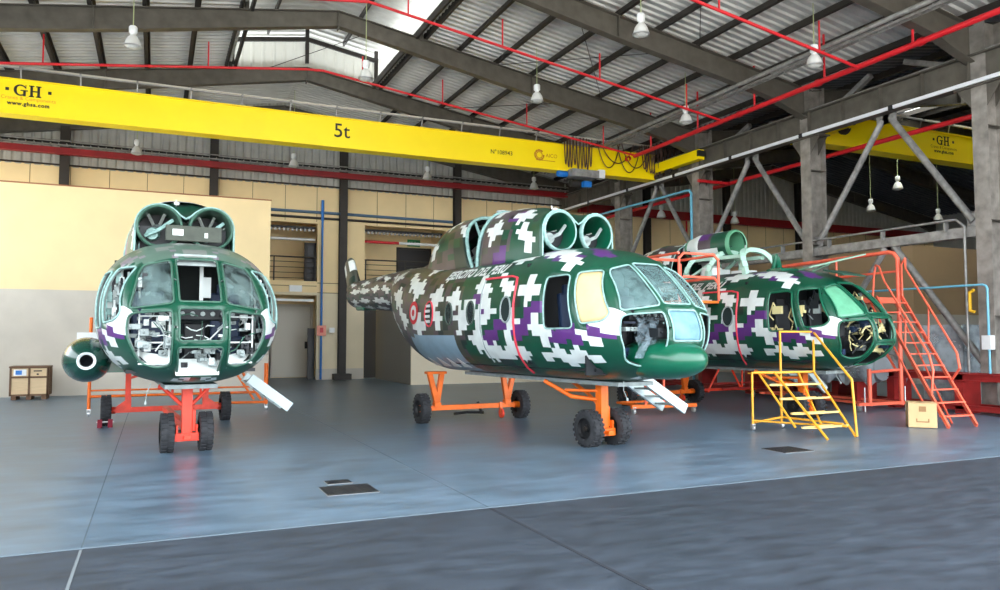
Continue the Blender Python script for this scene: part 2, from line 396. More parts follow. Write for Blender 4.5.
# ------------------------------------------------------------------ steel frames
fr_names = ['nearest, above the camera','second from the front','third from the front, left of the near lamp','fourth from the front','fifth, just before the back wall','against the back wall']
def rafter(y, x0, xm, x1, label):
    mb = MB()
    for xa, xb in ((x0,xm),(xm,x1)):
        def dep(x): return .44+.16*min(1, abs(x-xm)/6.)+(.3*max(0, 1-min(abs(x-x0),abs(x-x1))/1.8) if abs(x-xm) > 6 else 0)
        N = 8; xs = [xa+(xb-xa)*i/N for i in range(N+1)]
        top = [(x,y,zr(x if x != XC else x-1e-4)) for x in xs]; bot = [(x,y,zr(x)-dep(x)) for x in xs]
        for i in range(N):
            for line in (top, bot):
                p, q = V3(line[i]), V3(line[i+1]); mb.bar(p, q, .24, .022)
            vs = [top[i],top[i+1],bot[i+1],bot[i]]
            mb.add([V3(v)+V3((0,-.008,0)) for v in vs]+[V3(v)+V3((0,.008,0)) for v in vs], [(0,1,2,3),(7,6,5,4),(0,3,7,4),(1,5,6,2)])
    for x in (xm, xm-6.2, xm+6.2):
        if x0 < x < x1: mb.box((x,y,zr(x)-.28),(.03,.23,.5 if x == xm else .56))
    for x in (xm-2.5, xm+2.5):
        if x0 < x < x1 and y < 27: mb.box((x,y,zr(x)+.12),(.1,.2,.3))
    tag(mb.build('roof_rafter', STEEL), label, 'roof beam', 'sloping steel roof rafters')
for i, y in enumerate((6.4,11.4,16.4,21.4,26.4,31.2)):
    rafter(y, XL, XR, XC-.0, 'grey roof rafter of the helicopter bay, '+['over the hangar mouth','meeting the column at the right edge','meeting the column behind the right helicopter','meeting the column with the light blue riser','second last before the back wall','flush with the back wall'][i])
for i, y in enumerate((6.4,11.4,16.4,21.4,26.4,31.2)):
    rafter(y, 17.6, 30.4, 43.6, 'dark roof rafter of the far right bay, '+['at its front wall','behind the column at the right edge','above the far yellow crane','behind the far yellow crane','second last before the back wall','flush with the back wall'][i])
px = [8.35,9.6,10.85,12.1,13.35,14.6,15.85,17.05]
for k, x in enumerate(px):
    for sgn in (1,-1):
        xx = x if sgn > 0 else 2*XR-x
        mb = MB(); z = zr(xx)+.1
        mb.bar((xx,Y0,z),(xx,YB,z),.03,.19); mb.bar((xx+.04,Y0,z+.09),(xx+.04,YB,z+.09),.09,.012); mb.bar((xx-.04,Y0,z-.09),(xx-.04,YB,z-.09),.09,.012)
        tag(mb.build('roof_purlin', DARK), 'dark steel purlin under the roof sheets, %s %s of the ridge opening' % (ORD[k], 'right' if sgn > 0 else 'left'), 'roof beam', 'purlins of the helicopter bay')
for k, xx in enumerate((2.1,7.1)):
    for q, dx in enumerate((-.14,.14)):
        mb = MB(); z = zr(xx)+.1; mb.bar((xx+dx,Y0,z),(xx+dx,26.5,z),.07,.22)
        tag(mb.build('roof_purlin', DARK), 'paired dark beam along the %s edge of the ridge opening, %s one' % (('left','right')[k], ('left hand','right hand')[q]), 'roof beam', 'purlins of the helicopter bay')
for k, xx in enumerate((3.3,5.9)):
    mb = MB(); z = zr(xx)+1.3; mb.bar((xx,Y0,z),(xx,26.5,z),.07,.16)
    tag(mb.build('monitor_purlin', DARK), 'dark beam under the raised ridge roof, %s of its middle' % ('left','right')[k], 'roof beam')
mb = MB()
for a, b in ((2.0,XR),(XR,7.2)):
    mb.bar((a,26.35,zr(a)+1.0),(b,26.35,zr(b)+1.0),.1,.14)
for x in (2.15,XR,7.05): mb.box((x,26.35,zr(x)+.75),(.12,.12,1.2))
tag(mb.build('monitor_gable_frame', DARK), 'dark frame edging the white ribbed end wall of the ridge opening', 'roof beam')
for k in range(9):
    xx = 19.2+k*1.35
    mb = MB(); z = zr(xx)+.1; mb.bar((xx,6.4,z),(xx,YB,z),.09,.19)
    tag(mb.build('roof_purlin', DARK), 'dark purlin in the far right bay roof, %s counted from the column row' % ORD[k], 'roof beam', 'purlins of the far right bay')
# cross rods
for i, (a, b) in enumerate((((13.4,16.5),(9.6,21.3)),((9.6,16.5),(13.4,21.3)),((13.4,11.5),(9.6,16.3)),((9.6,11.5),(13.4,16.3)),((13.4,21.5),(9.6,26.3)),((5.9,21.5),(3.3,26.3)))):
    mb = MB(); mb.tube([(a[0],a[1],zr(a[0])-.02),(b[0],b[1],zr(b[0])-.02)], .012, 5)
    tag(mb.build('bracing_rod', DARK), 'thin dark diagonal bracing rod under the roof, %s' % ['right pair near the pendant lamps, leaning left','right pair near the pendant lamps, leaning right','front right pair, leaning left','front right pair, leaning right','over the crane girder','at the ridge opening'][i], 'rod')
# columns
def column(x, y, W, D, ztop, name, label, m):
    t = thing('steel_column', label, 'column', (x,y,0), 0, name)
    mb = MB()
    mb.box((0,-D/2,ztop/2),(W,.03,ztop)); mb.box((0,D/2,ztop/2),(W,.03,ztop)); mb.box((0,0,ztop/2),(.02,D-.03,ztop))
    mb.build('shaft', m, t)
    MB().box((0,0,.02),(W+.2,D+.2,.04)).build('base_plate', m, t)
    return t
cl = ['at the right edge of the hall','behind the cockpit of the right helicopter','beside the light blue riser pipe','farthest of the middle row, left of the light blue riser']
for i, y in enumerate((11.22,16.4,21.4,26.4)):
    t = thing('steel_column', 'broad grey steel column carrying the crane beam, '+cl[i], 'column', (17.62,y,0), 0, 'columns between the two bays')
    mb = MB(); zt = zr(17.4)+.1
    # I section: web across the hall, flanges facing left and right plus stiffened box
    mb.box((-.3,0,zt/2),(.03,.36,zt)); mb.box((.3,0,zt/2),(.03,.36,zt)); mb.box((0,0,zt/2),(.58,.03,zt))
    mb.build('shaft', mat('steel_column_paint', rgb(140,134,126), .5, .15, .35, 3.5), t)
    mb = MB()
    for s in (-1,1):
        mb.poly([(0,s*.18,7.55),(0,s*.52,7.55),(0,s*.18,7.05)], (.02,0,0)); mb.poly([(-.3,s*.18,7.55),(-.3,s*.52,7.55),(-.3,s*.18,7.05)], (.02,0,0))
    mb.box((-.15,0,7.57),(.5,1.1,.04)); mb.build('bracket', STEEL, t)
    MB().box((0,0,.02),(.9,.6,.04)).build('base_plate', STEEL, t)
    mb = MB()
    for z in (2.2,4.4,6.6): mb.box((0,0,z),(.6,.37,.02))
    mb.build('stiffener', STEEL, t)
for k in range(8):
    x = -3.1+5.06*k
    if abs(x-17.1) < 1: continue
    t = thing('steel_column', 'slim dark column against the back wall, '+['at the left behind the cream box','above the first helicopter','between the two corridor bays','above the middle helicopter','','just right of the middle helicopter','in the right bay beside the column row','far in the right bay'][k], 'column', (x,YB-.2,0), 0, 'dark columns on the back wall')
    mb = MB(); zt = zr(x)-.5
    mb.box((0,-.13,zt/2),(.3,.03,zt)); mb.box((0,.13,zt/2),(.3,.03,zt)); mb.box((0,0,zt/2),(.03,.26,zt)); mb.build('shaft', DARK, t)
    MB().box((0,-.06,.12),(.7,.5,.24)).build('base_plinth', DARK, t)
mb = MB()
for (y, z) in ((0,0),): pass
# runway beam, rail and conductor bar
t = thing('crane_runway_beam', 'long grey steel crane beam running along the column row', 'beam', (17.35,Y0,7.6))
mb = MB(); L = YB-Y0
mb.ibeam((0,0,.36),(0,L,.36),.72,.3,.03,.015)
for k in range(26): mb.box((0,.4+k*1.2,.36),(.28,.015,.66))
mb.build('girder', STEEL, t)
MB().bar((0,0,.76),(0,L,.76),.06,.07).build('rail', STEEL_L, t)
mb = MB()
for k in range(10): mb.bar((-.19,.05+k*3,.03),(-.19,2.95+k*3,.03),.05,.09)
mb.build('conductor_bar', mat('conductor_white', rgb(224,226,228), .4), t, 'white segmented conductor bar')
mb = MB()
for k in range(10): mb.box((-.2,k*3,.03),(.07,.12,.12))
mb.build('bar_hanger', BLACK, t)
# lower tie beam with handrail like pipe
t = thing('tie_beam', 'horizontal grey beam linking the columns above the right helicopter', 'beam', (17.55,11.4,4.2))
MB().ibeam((0,0,0),(0,15,0),.26,.24,.02,.012,(1,0,0)).build('girder', STEEL_L, t)
MB().tube([(-.2,.3,-4.1),(-.2,.3,.12),(-.2,.5,.32),(-.2,15,.32)], .03, 8).build('conduit', STEEL_L, t, 'pale conduit along its top')
mb = MB()
for k in range(9): mb.box((-.14,.8+k*1.75,.2),(.14,.04,.28))
mb.build('bracket', STEEL_L, t)
# braces
bi = 0
for ya, yb_ in ((11.4,16.4),(16.4,21.4),(21.4,26.4)):
    ym = (ya+yb_)/2-.05
    for s, ye in ((-1,ya+.2),(1,yb_-.2)):
        mb = MB(); mb.tube([(17.55,ym+s*.12,7.5),(17.55,ye,4.45)], .085, 10)
        mb.box((17.55,ym+s*.1,7.52),(.03,.4,.3)); mb.box((17.55,ye,4.5),(.03,.3,.3))
        tag(mb.build('diagonal_brace', STEEL_L), 'grey tube brace above the tie beam, %s' % ['peak to the right edge column','right peak to the column behind the right helicopter','from the middle peak down towards the right','from the middle peak down to the left','farthest pair, right hand one','farthest pair, left hand one'][bi], 'brace', 'diagonal braces of the column row'); bi += 1
for s, ye in ((-1,11.5),(1,16.2)):
    mb = MB(); mb.tube([(17.55,13.85+s*.12,4.08),(17.55,ye,1.15)], .085, 10); mb.box((17.55,13.85+s*.1,4.05),(.03,.4,.3))
    tag(mb.build('diagonal_brace', STEEL_L), 'grey tube brace under the tie beam, %s' % ('running down to the column at the right edge' if s < 0 else 'behind the coral ladder platform, going left'), 'brace', 'diagonal braces of the column row')
for i, (p, q) in enumerate((((18.2,13.75,9.11),(18.2,12.3,8.5)),((18.2,14.82,9.09),(18.2,16.1,8.45)),((18.2,18.69,8.7),(18.2,17.3,8.4)),((18.2,19.6,8.9),(18.2,21.1,8.3)))):
    mb = MB(); mb.bar(p, q, .14, .14)
    tag(mb.build('knee_brace', STEEL_L), 'short grey strut above the crane beam, '+['rightmost, sloping to the right edge column','right of the middle, sloping down left','small one near the light blue riser, sloping right','leftmost small one near the light blue riser'][i], 'brace')
# ------------------------------------------------------------------ pipes
t = thing('sprinkler_main', 'long red sprinkler pipe running along the column row under the roof', 'pipe', (15.5,Y0,8.35))
MB().tube([(0,0,.1),(0,22.5-Y0,-.15)], .07, 10).build('pipe', RED, t)
mb = MB()
for k in range(8): mb.lathe([(.095,-.06),(.095,.06)], (0,1.2+k*2.9,.1-.0118*(1.2+k*2.9)), (0,1,0), 10)
mb.build('coupling', RED, t)
for k in range(8):
    y = 2.6+k*2.5; 
    if y < 20.6: MB().tube([(0,y,.08-.0118*y),(0,y,1.15)], .03, 6).build('hanger', RED, t)
for i, y in enumerate((8.1,12.95,17.9,22.5)):
    t = thing('sprinkler_branch', 'thin red sprinkler branch pipe following the roof slope, '+['nearest the camera','above the upper right lamps','crossing the middle of the roof','farthest, just above the yellow crane girder'][i], 'pipe', (15.5,y,8.28-.05*(i == 3)), 0, 'sprinkler branch pipes')
    pts = [(0,0,0),(4.6-15.5,0,1.65),(-8.0-15.5,0,.0)] if i != 3 else [(0,0,0),(4.4-15.5,0,1.45),(3.9-15.5,0,1.42),(-8-15.5,0,-.1)]
    MB().tube(pts, .038, 8).build('pipe', RED, t)
    for x in (14.2,11.2,8.2,5.6,1.2,-2.8,-6):
        zp = (1.65 if i != 3 else 1.45)*((15.5-x)/10.9 if x > 4.6 else (x+8)/12.6)
        MB().tube([(x-15.5,0,zp),(x-15.5,0,zp+.75)], .022, 6).build('hanger', RED, t)
t = thing('sprinkler_main', 'red pipe running behind the columns at crane beam height, right of the yellow crane end', 'pipe', (18.6,8,7.3))
MB().tube([(0,0,0),(0,22.5,-.15)], .07, 8).build('pipe', RED, t)
tag(MB().tube([(17.2,21.1,7.2),(18.6,21.1,7.2)], .06, 8).build('pipe_stub', RED), 'short red pipe stub crossing in front of the column by the light blue riser', 'pipe')
tag(MB().tube([(18.05,11.1,7.35),(19.8,11.1,7.35)], .06, 8).build('pipe_stub', RED), 'short red pipe stub leaving the right edge column', 'pipe')
t = thing('red_beam', 'thick dark red beam running along the back wall', 'beam', (-9,30.7,7.98))
MB().ibeam((0,0,.34),(26.4,0,.34),.22,.25,.02,.25).build('girder', DRED, t)
mb = MB()
for z in (.55,.7): mb.bar((0,-.1,z),(26.4,-.1,z),.02,.04)
mb.bar((0,.25,.62),(26.4,.25,.62),.02,.1)
for k in range(105): mb.bar((k*.25,-.1,.6),(k*.25,.25,.6),.03,.04)
mb.build('cable_ladder', STEEL_L, t)
mb = MB()
for k in range(6): mb.tube([(0,.02+k*.035,.66),(13,.02+k*.035,.645),(26.4,.02+k*.035,.66)], .02, 5)
mb.build('cable', BLACK, t)
t = thing('red_beam', 'dark red beam along the back wall of the far right bay', 'beam', (18,30.7,7.5))
MB().ibeam((0,0,.3),(25,0,.3),.4,.25,.02,.25).build('girder', DRED, t)
mb = MB(); mb.tube([(24.4,30.9,0.05),(24.4,30.9,7.8)], .05, 8)
tag(mb.build('drop_pipe', RED), 'vertical red pipe on the back wall between the middle columns', 'pipe')
mb = MB(); mb.ibeam((18,31.2,4.9),(25.9,31.2,4.9),.25,.2); mb.ibeam((18,31.2,4.2),(25.9,31.2,4.2),.25,.2)
tag(mb.build('wall_rail', DARK), 'two dark horizontal rails on the back wall behind the columns', 'beam')
mb = MB(); mb.tube([(-8,31.2,7.93),(21,31.2,7.93)], .035, 6)
tag(mb.build('conduit', DARK), 'dark conduit along the joint of cream panels and cladding', 'pipe')
t = thing('blue_riser', 'tall blue pipe standing against the back wall between the corridor bays', 'pipe', (6.17,31.2,0))
MB().tube([(0,0,.02),(0,0,6.5)], .045, 8).build('pipe', BLUE, t)
MB().tube([(0,0,6.5),(0,0,7.35)], .06, 8).build('upper_pipe', BLUE, t)
mb = MB(); mb.tube([(3.45,31.3,6.85),(7.0,31.3,6.85),(11.9,31.3,6.82)], .06, 8)
tag(mb.build('wall_pipe', mat('blue_grey_pipe', rgb(76,104,130), .5)), 'blue grey pipe running across the top of both corridor bays', 'pipe')
mb = MB(); mb.tube([(2.6,31.28,6.62),(12,31.28,6.6)], .05, 8)
tag(mb.build('wall_pipe', DARK), 'dark pipe right under the blue grey pipe above the corridor bays', 'pipe')
# light blue riser by third column
t = thing('air_riser', 'light blue pipe rising beside the third column and bending along the crane beam', 'pipe', (17.0,21.25,0))
MB().tube([(0,0,.02),(0,0,6.75),(0,.1,6.87),(0,.3,6.9),(0,8,6.9)], .045, 8).build('pipe', CYAN, t)
t = thing('air_pipe', 'light blue air pipe from the right edge column back towards the right helicopter', 'pipe', (17.1,11.05,0))
MB().tube([(0,0,.9),(0,0,2.82),(0,.03,2.88),(0,.1,2.91),(0,4.8,2.93)], .027, 8).build('pipe', CYAN, t)
MB().box((.05,.05,1.6),(.16,.2,.32)).build('junction_box', WHITE, t, 'white junction box')
mb = MB(); mb.tube([(0,.05,2.3),(0,.16,2.33),(0,.16,2.75),(0,.05,2.8)], .035, 6)
tag(MB().add([(v[0]+17.1,v[1]+11.3,v[2]) for v in mb.v], mb.f, True).build('yellow_bracket', mat('safety_yellow', rgb(220,170,30), .5)), 'yellow steel bracket mounted high on the right edge column', 'bracket')
mb = MB(); mb.tube([(14.6,2,8.78),(14.6,28,8.66)], .06, 8)
tag(mb.build('roof_conduit', STEEL_L), 'long pale conduit hanging under the rafters left of the red main pipe', 'pipe')
mb = MB()
mb.bar((14.75,2,8.72),(14.75,28,8.6),.015,.06); mb.bar((14.9,2,8.72),(14.9,28,8.6),.015,.06)
for k in range(100): mb.bar((14.75,2+k*.26,8.72-.0012*k),(14.9,2+k*.26,8.72-.0012*k),.03,.02)
tag(mb.build('cable_tray', STEEL_L), 'narrow ladder cable tray beside the long pale roof conduit', 'cable tray')
for i, y in enumerate((4,8.9,13.9,18.9,23.9)):
    pass
# small wall fittings
t = thing('exit_sign', 'small green emergency exit sign above the black upstairs door', 'sign', (10.1,31.05+2.95-.1,6.02))
GREEN = mat('exit_green', rgb(20,130,70), .5)
t.location = (11.05,34.2,6.0)
MB().box((0,0,.17),(.62,.04,.32)).build('panel', GREEN, t)
text_on('lettering', 'SALIDA', .15, (0,-.03,.17), (1,0,0), (0,0,1), WHITE, t)
t = thing('wall_notice', 'pink notice on the back wall beside the blue pipe', 'sign', (6.17,31.12,1.8))
MB().box((0,0,.2),(.36,.02,.42)).build('panel', mat('notice_pink', rgb(232,150,130), .6), t)
MB().box((0,-.012,.22),(.14,.01,.2)).build('pictogram', RED, t)
MB().box((.42,0,.22),(.22,.02,.2)).build('small_notice', WHITE, t)
tag(MB().box((5.15,31.36,3.7),(.5,.08,.26)).build('light_box', WHITE), 'small white box sign under the left balcony', 'sign')
# ------------------------------------------------------------------ lamps
LAMPG = glass('lamp_prismatic_shade', rgb(225,225,220), .7, .3, .1, 30)
def lamp(x, y, z, label, first=None):
    if first is not None:
        t = copy_tree(first); t.location = (x,y,z); t['label'] = label
    else:
        t = thing('pendant_lamp', label, 'lamp', (x,y,z), 0, 'high bay pendant lamps')
        MB().lathe([(.0,.36),(.075,.36),(.095,.33),(.095,.2),(.06,.17),(.06,.13)], n=16).build('ballast_housing', WHITE, t)
        MB().lathe([(.05,.14),(.1,.1),(.15,.02),(.185,-.1),(.19,-.14),(.175,-.14),(.17,-.1),(.13,.0),(.04,.09)], n=24).build('reflector', mat('lamp_shade_white', rgb(214,214,208), .35), t)
        MB().lathe([(.172,-.13),(.13,-.17),(.06,-.19),(0,-.195)], n=20).build('lens', LAMPG, t)
        MB().lathe([(.193,-.15),(.2,-.145),(.2,-.12),(.193,-.115)], n=24).build('rim', CHROME, t)
        MB().tube([(0,0,.36),(0,0,1.)], .012, 5).build('suspension_rod', mat('lamp_cord', rgb(170,180,130), .6), t)
    for c in bpy.data.objects:
        if c.parent == t and c.name.startswith('suspension'):
            me = c.data.copy(); c.data = me
            top = zr(x)+.1-z if 0 < x < 9 and 0 else zr(x)+.15-z
            if 2.1 < x < 7.1: top += 1.2
            for v in me.vertices:
                if v.co.z > .5: v.co.z = top
    return t
L1 = lamp(-.64,20.0,8.85,'large white pendant lamp at the upper left, hanging over the first helicopter')
for x, y, z, l in ((5.02,19.8,8.8,'white pendant lamp in front of the bright ridge opening'),(10.17,19.75,8.85,'white pendant lamp hanging just above the middle of the yellow girder'),
    (10.14,14.4,8.88,'white pendant lamp at the top of the photo right of the centre'),(14.13,13.05,8.3,'white pendant lamp near the red main pipe, nearest the right column'),(14.32,18.1,8.27,'white pendant lamp under the red pipe junction near the crane end'),
    (-.72,29.5,8.35,'small pendant lamp below the girder at the back wall, upper left'),(4.71,29.5,8.4,'small pendant lamp at the back wall above the left corridor bay'),(10.1,29.5,8.4,'small pendant lamp at the back wall above the right corridor bay'),(15.03,29.5,8.4,'small pendant lamp at the back wall left of the hoist'),
    (26.5,20.5,7.7,'pendant lamp in the dark right bay under the second crane'),(27.4,22.5,7.2,'small pendant lamp in the dark right bay, lowest and leftmost of three'),(31.2,22.2,7.0,'small pendant lamp in the dark right bay near the right column'),(19.6,26.5,7.0,'dim pendant lamp seen between the far columns'),(23.6,26.5,7.0,'dim pendant lamp beside the second column from the right')):
    lamp(x, y, z, l, L1)
# ------------------------------------------------------------------ cranes
LOGO = mat('logo_brown', rgb(190,120,20), .6)
RAILW = mat('pale_galvanised_rail', rgb(206,200,186), .4, .1)
def crane(x0, x1, y, label, labelled, near):
    t = thing('overhead_crane', label, 'crane', (x0,y+.22,7.62))
    L = x1-x0
    mb = MB(); mb.box((L/2,0,.46),(L,.38,.9)); mb.box((L/2,0,.0),(L,.5,.03)); mb.box((L/2,0,.925),(L,.5,.03))
    mb.build('box_girder', YEL, t)
    for s in ([1] if not near else [0,1]):
        ex = .35 if s == 0 else L+.12
        MB().box((ex,-.75 if x0 < 0 else 0,.42),(.26,4.0 if x0 < 0 else 2.2,.34)).build('end_truck', YEL, t)
        for yy in (-.9,.9): 
            w = MB(); w.lathe([(.0,-.06),(.18,-.06),(.2,-.05),(.2,-.04),(.16,-.03),(.16,.03),(.2,.04),(.2,.05),(.18,.06),(0,.06)], (ex,yy,.3), (1,0,0), 16); w.build('travel_wheel', DARK, t)
        MB().box((ex,-2.75 if x0 < 0 else -1.12,.45),(.3,.1,.2)).build('buffer', BLACK, t)
    # festoon rail above
    MB().tube([(0,-.18,1.27),(L,-.18,1.27)], .03, 6).build('festoon_rail', RAILW, t)
    MB().tube([(0,-.28,1.2),(L,-.28,1.2)], .018, 6).build('festoon_rail', STEEL_L, t)
    for k in range(int(L/1.4)): MB().bar((.5+k*1.4,-.1,.93),(.5+k*1.4,-.2,1.27),.03,.03).box((.5+k*1.4,-.23,1.235),(.05,.16,.05)).build('rail_bracket', STEEL_L, t)
    return t
t = crane(-8.1, 16.95, 23.3, 'yellow 5 tonne overhead travelling crane spanning the helicopter bay', True, True)
fy = -.19-.002; ox = 8.1
BLK = mat('marking_black', rgb(22,18,12), .6)
def gh(t, cx, cz, s, m=BLK):
    # slab serif G and H built from strokes
    y = fy-.002
    mb = MB()
    def sl(a, b): mb.span((cx+a[0]*s,y-.002,cz+a[1]*s),(cx+b[0]*s,y+.002,cz+b[1]*s))
    # G : heavy bowl
    vs = []; N = 18
    for i in range(N+1):
        a = math.radians(38+i*(322-38)/N); wd = .16+.13*abs(math.cos(a)) if math.cos(a) < 0 else .12
        for r in (1, 0): 
            rx = .5 if r else .5-wd*.8; rz = .5 if r else .5-.13
            vs.append((cx+(-.62+rx*math.cos(a))*s, y, cz+rz*math.sin(a)*s))
    mb.add(vs, [(2*i,2*i+1,2*i+3,2*i+2) for i in range(N)])
    sl((-.42,-.5),(-.22,.02)); sl((-.62,-.06),(-.08,.04)); sl((-.26,.15),(-.2,.5))
    for hx in (.1,.62): sl((hx,-.5),(hx+.2,.5)); sl((hx-.1,-.5),(hx+.3,-.4)); sl((hx-.1,.4),(hx+.3,.5))
    sl((.2,-.06),(.7,.06))
    mb.build('emblem', m, t)
    for a in (-1.72,1.42): MB().span((cx+a*s,y-.002,cz-.12*s),(cx+(a+.26)*s,y+.002,cz+.14*s)).build('emblem_square', m, t)
gh(t, ox-3.2, 8.27-7.62, .31)
text_on('lettering', 'Cranes & Components', .135, (ox-3.2,fy,8.05-7.62), (1,0,0), (0,0,1), mat('lettering_orange', rgb(214,140,30), .6), t, label='small orange lettering')
text_on('lettering', 'www.ghsa.com', .14, (ox-3.2,fy,7.905-7.62), (1,0,0), (0,0,1), BLK, t, .006, space=1.15)
text_on('lettering', '5t', .62, (ox+5.17,fy,8.13-7.62), (1,0,0), (0,0,1), BLK, t, .004)
text_on('lettering', 'N°108943', .2, (ox+10.65,fy,8.02-7.62), (1,0,0), (0,0,1), BLK, t, .002)
mb = MB()
for i in range(9):
    a = math.radians(60+i*36); mb.box((ox+12.1+.17*math.cos(a),fy,.47+.17*math.sin(a)),(.06,.004,.1),Matrix.Rotation(-a,3,'Y'))
mb.lathe([(.1,-.001),(.1,.001),(.13,.001),(.13,-.001)], (ox+12.1,fy,.47), (0,1,0), 16)
mb.box((ox+12.35,fy,.29),(.75,.004,.02)); mb.build('emblem', LOGO, t)
text_on('lettering', 'AICO', .19, (ox+12.58,fy,.47), (1,0,0), (0,0,1), LOGO, t)
# hoist trolley
hx = ox+13.75
MB().box((hx,-.32,-.1),(1.1,.5,.26)).build('hoist_trolley', STEEL_L, t)
o = MB().lathe([(0,-.2),(.1,-.19),(.12,-.15),(.12,.15),(.1,.19),(0,.2)], (hx-.75,-.2,-.12), (1,0,0), 16).build('hoist_motor', BLUE, t, 'blue hoist motor')
MB().lathe([(0,-.3),(.13,-.3),(.13,.3),(0,.3)], (hx+.05,.1,-.35), (1,0,0), 16).build('rope_drum', DARK, t)
MB().box((hx+.25,-.2,-.42),(.3,.2,.2)).build('hook_block', BLUE, t, 'blue hook block')
MB().box((hx+.72,-.35,-.05),(.25,.3,.3)).build('limit_box', WHITE, t)
MB().tube([(hx+.3,-.2,-.4),(hx+.3,-.2,-3.2)], .012, 5).build('pendant_cable', BLACK, t)
# festoon cables
CAB = mat('festoon_cable', rgb(70,40,24), .6)
def loop(x0, x1, drop, y=-.3, z=1.2, m=CAB):
    pts = []
    for k in range(15):
        f = k/14; pts.append((x0+(x1-x0)*f, y, z-drop*(1-(2*f-1)**2)**.8))
    MB().tube(pts, .02, 5).build('festoon_cable', m, t)
xx = hx-.9
for k in range(9):
    x = hx-.75+k*.13; loop(x, x+.1+rnd(0,.04), rnd(.95,1.2), -.33-rnd(0,.06))
loop(hx+.65, hx+1.6, .95); loop(hx+1.5, hx+2.5, 1.05); loop(hx+.8, hx+2.2, .75); loop(hx+1.7, hx+2.9, .85)
for k in range(20):
    x = hx+2.5+k*.11; loop(x, x+.1+rnd(0,.15), rnd(.8,1.25), -.3-rnd(0,.2))
t = crane(18.15, 43, 16.7, 'yellow overhead travelling crane in the far right bay', True, True)
ox2 = 23.9-18.15
gh(t, ox2, 8.29-7.62, .31)
text_on('lettering', 'Cranes & Components', .14, (ox2,fy,8.05-7.62), (1,0,0), (0,0,1), mat('lettering_dark_orange', rgb(140,90,20), .6), t)
text_on('lettering', 'www.ghsa.com', .14, (ox2,fy,7.91-7.62), (1,0,0), (0,0,1), BLK, t, .006, space=1.15)
# ------------------------------------------------------------------ wheels and dollies
def wheel(t, c, r, w, ax=(1,0,0), hub=BLACK, name='wheel'):
    mb = MB(); n = 28
    mb.lathe([(r*.58,-w/2),(r*.8,-w/2),(r*.93,-w*.46),(r*.98,-w*.36),(r*.98,w*.36),(r*.93,w*.46),(r*.8,w/2),(r*.58,w/2)], c, ax, n)
    A = V3(ax).normalized(); u = A.orthogonal().normalized(); v = A.cross(u)
    for k in range(22):
        a = 2*math.pi*k/22; d = u*math.cos(a)+v*math.sin(a); tg = A.cross(d)
        for s in (-1,1):
            a2 = a+s*.07; d2 = u*math.cos(a2)+v*math.sin(a2)
            p = V3(c)+d2*r*.975+A*s*w*.25
            mb.bar(p-A*w*.21, p+A*w*.21, r*.14, r*.12, d2)
    tyre = mb.build('tyre', TYRE, t)
    h = MB().lathe([(0,-w*.3),(r*.2,-w*.3),(r*.22,-w*.2),(r*.55,-w*.2),(r*.6,-w*.42),(r*.6,w*.42),(r*.55,w*.2),(r*.22,w*.2),(r*.2,w*.34),(0,w*.34)], c, ax, 20)
    h.build('rim', hub, tyre)
def caster(t, p, s=.1):
    mb = MB(); x, y, z = p
    mb.lathe([(0,-.02),(s*.8,-.02),(s*.8,.02),(0,.02)], (x,y,s*.8), (1,0,0), 14); mb.build('caster_wheel', CHROME, t)
    mb = MB(); mb.box((x-.03,y,s*1.3),(.008,s,s*1.4)); mb.box((x+.03,y,s*1.3),(.008,s,s*1.4)); mb.box((x,y,s*2.),(.08,s*1.1,.012)); mb.tube([(x,y,s*2),(x,y,max(z,s*2+.02))], .02, 6); mb.build('caster_fork', CHROME, t)
def nose_dolly(loc, rz, m, label, style):
    t = thing('nose_dolly', label, 'dolly', loc, rz)
    wr = .285
    for s in (-1,1): wheel(t, (s*.27,0,wr), wr, .19)
    MB().tube([(-.36,0,wr),(.36,0,wr)], .04, 8).build('axle', DARK, t)
    mb = MB(); mb.bar((0,0,.2),(0,0,1.02),.15,.15,(0,1,0)); mb.bar((.1,0,.3),(.1,0,.62),.05,.1,(0,1,0)); mb.box((0,0,1.0),(.24,.2,.04)); 
    mb.build('strut', m, t, bevel=.008)
    mb = MB(); mb.box((0,-.02,.22),(.34,.22,.12)); mb.box((0,-.16,.22),(.1,.14,.06)); mb.box((-.14,0,.3),(.03,.22,.2)); mb.box((.14,0,.3),(.03,.22,.2)); mb.build('axle_bracket', m, t, bevel=.006)
    mb = MB()
    if style == 1:
        for s in (-1,1): mb.tube([(0,.02,.62),(s*.38,.1,1.0)], .03, 8); mb.tube([(s*.2,.05,.8),(s*.2,.1,1.0)], .02, 6)
        mb.tube([(-.4,.1,.95),(.4,.1,.95)], .03, 8); mb.bar((0,.05,.36),(0,4.1,.3),.1,.1)
    else:
        mb.tube([(-.05,.05,.72),(-.3,.4,.76),(-.55,.8,1.0)], .035, 8); mb.tube([(-.05,.05,.66),(.1,.5,.8),(.1,1.,1.0)], .03, 8)
        mb.tube([(-.05,.03,.86),(-.35,.5,.86)], .025, 8)
    mb.build('brace', m, t)
    return t
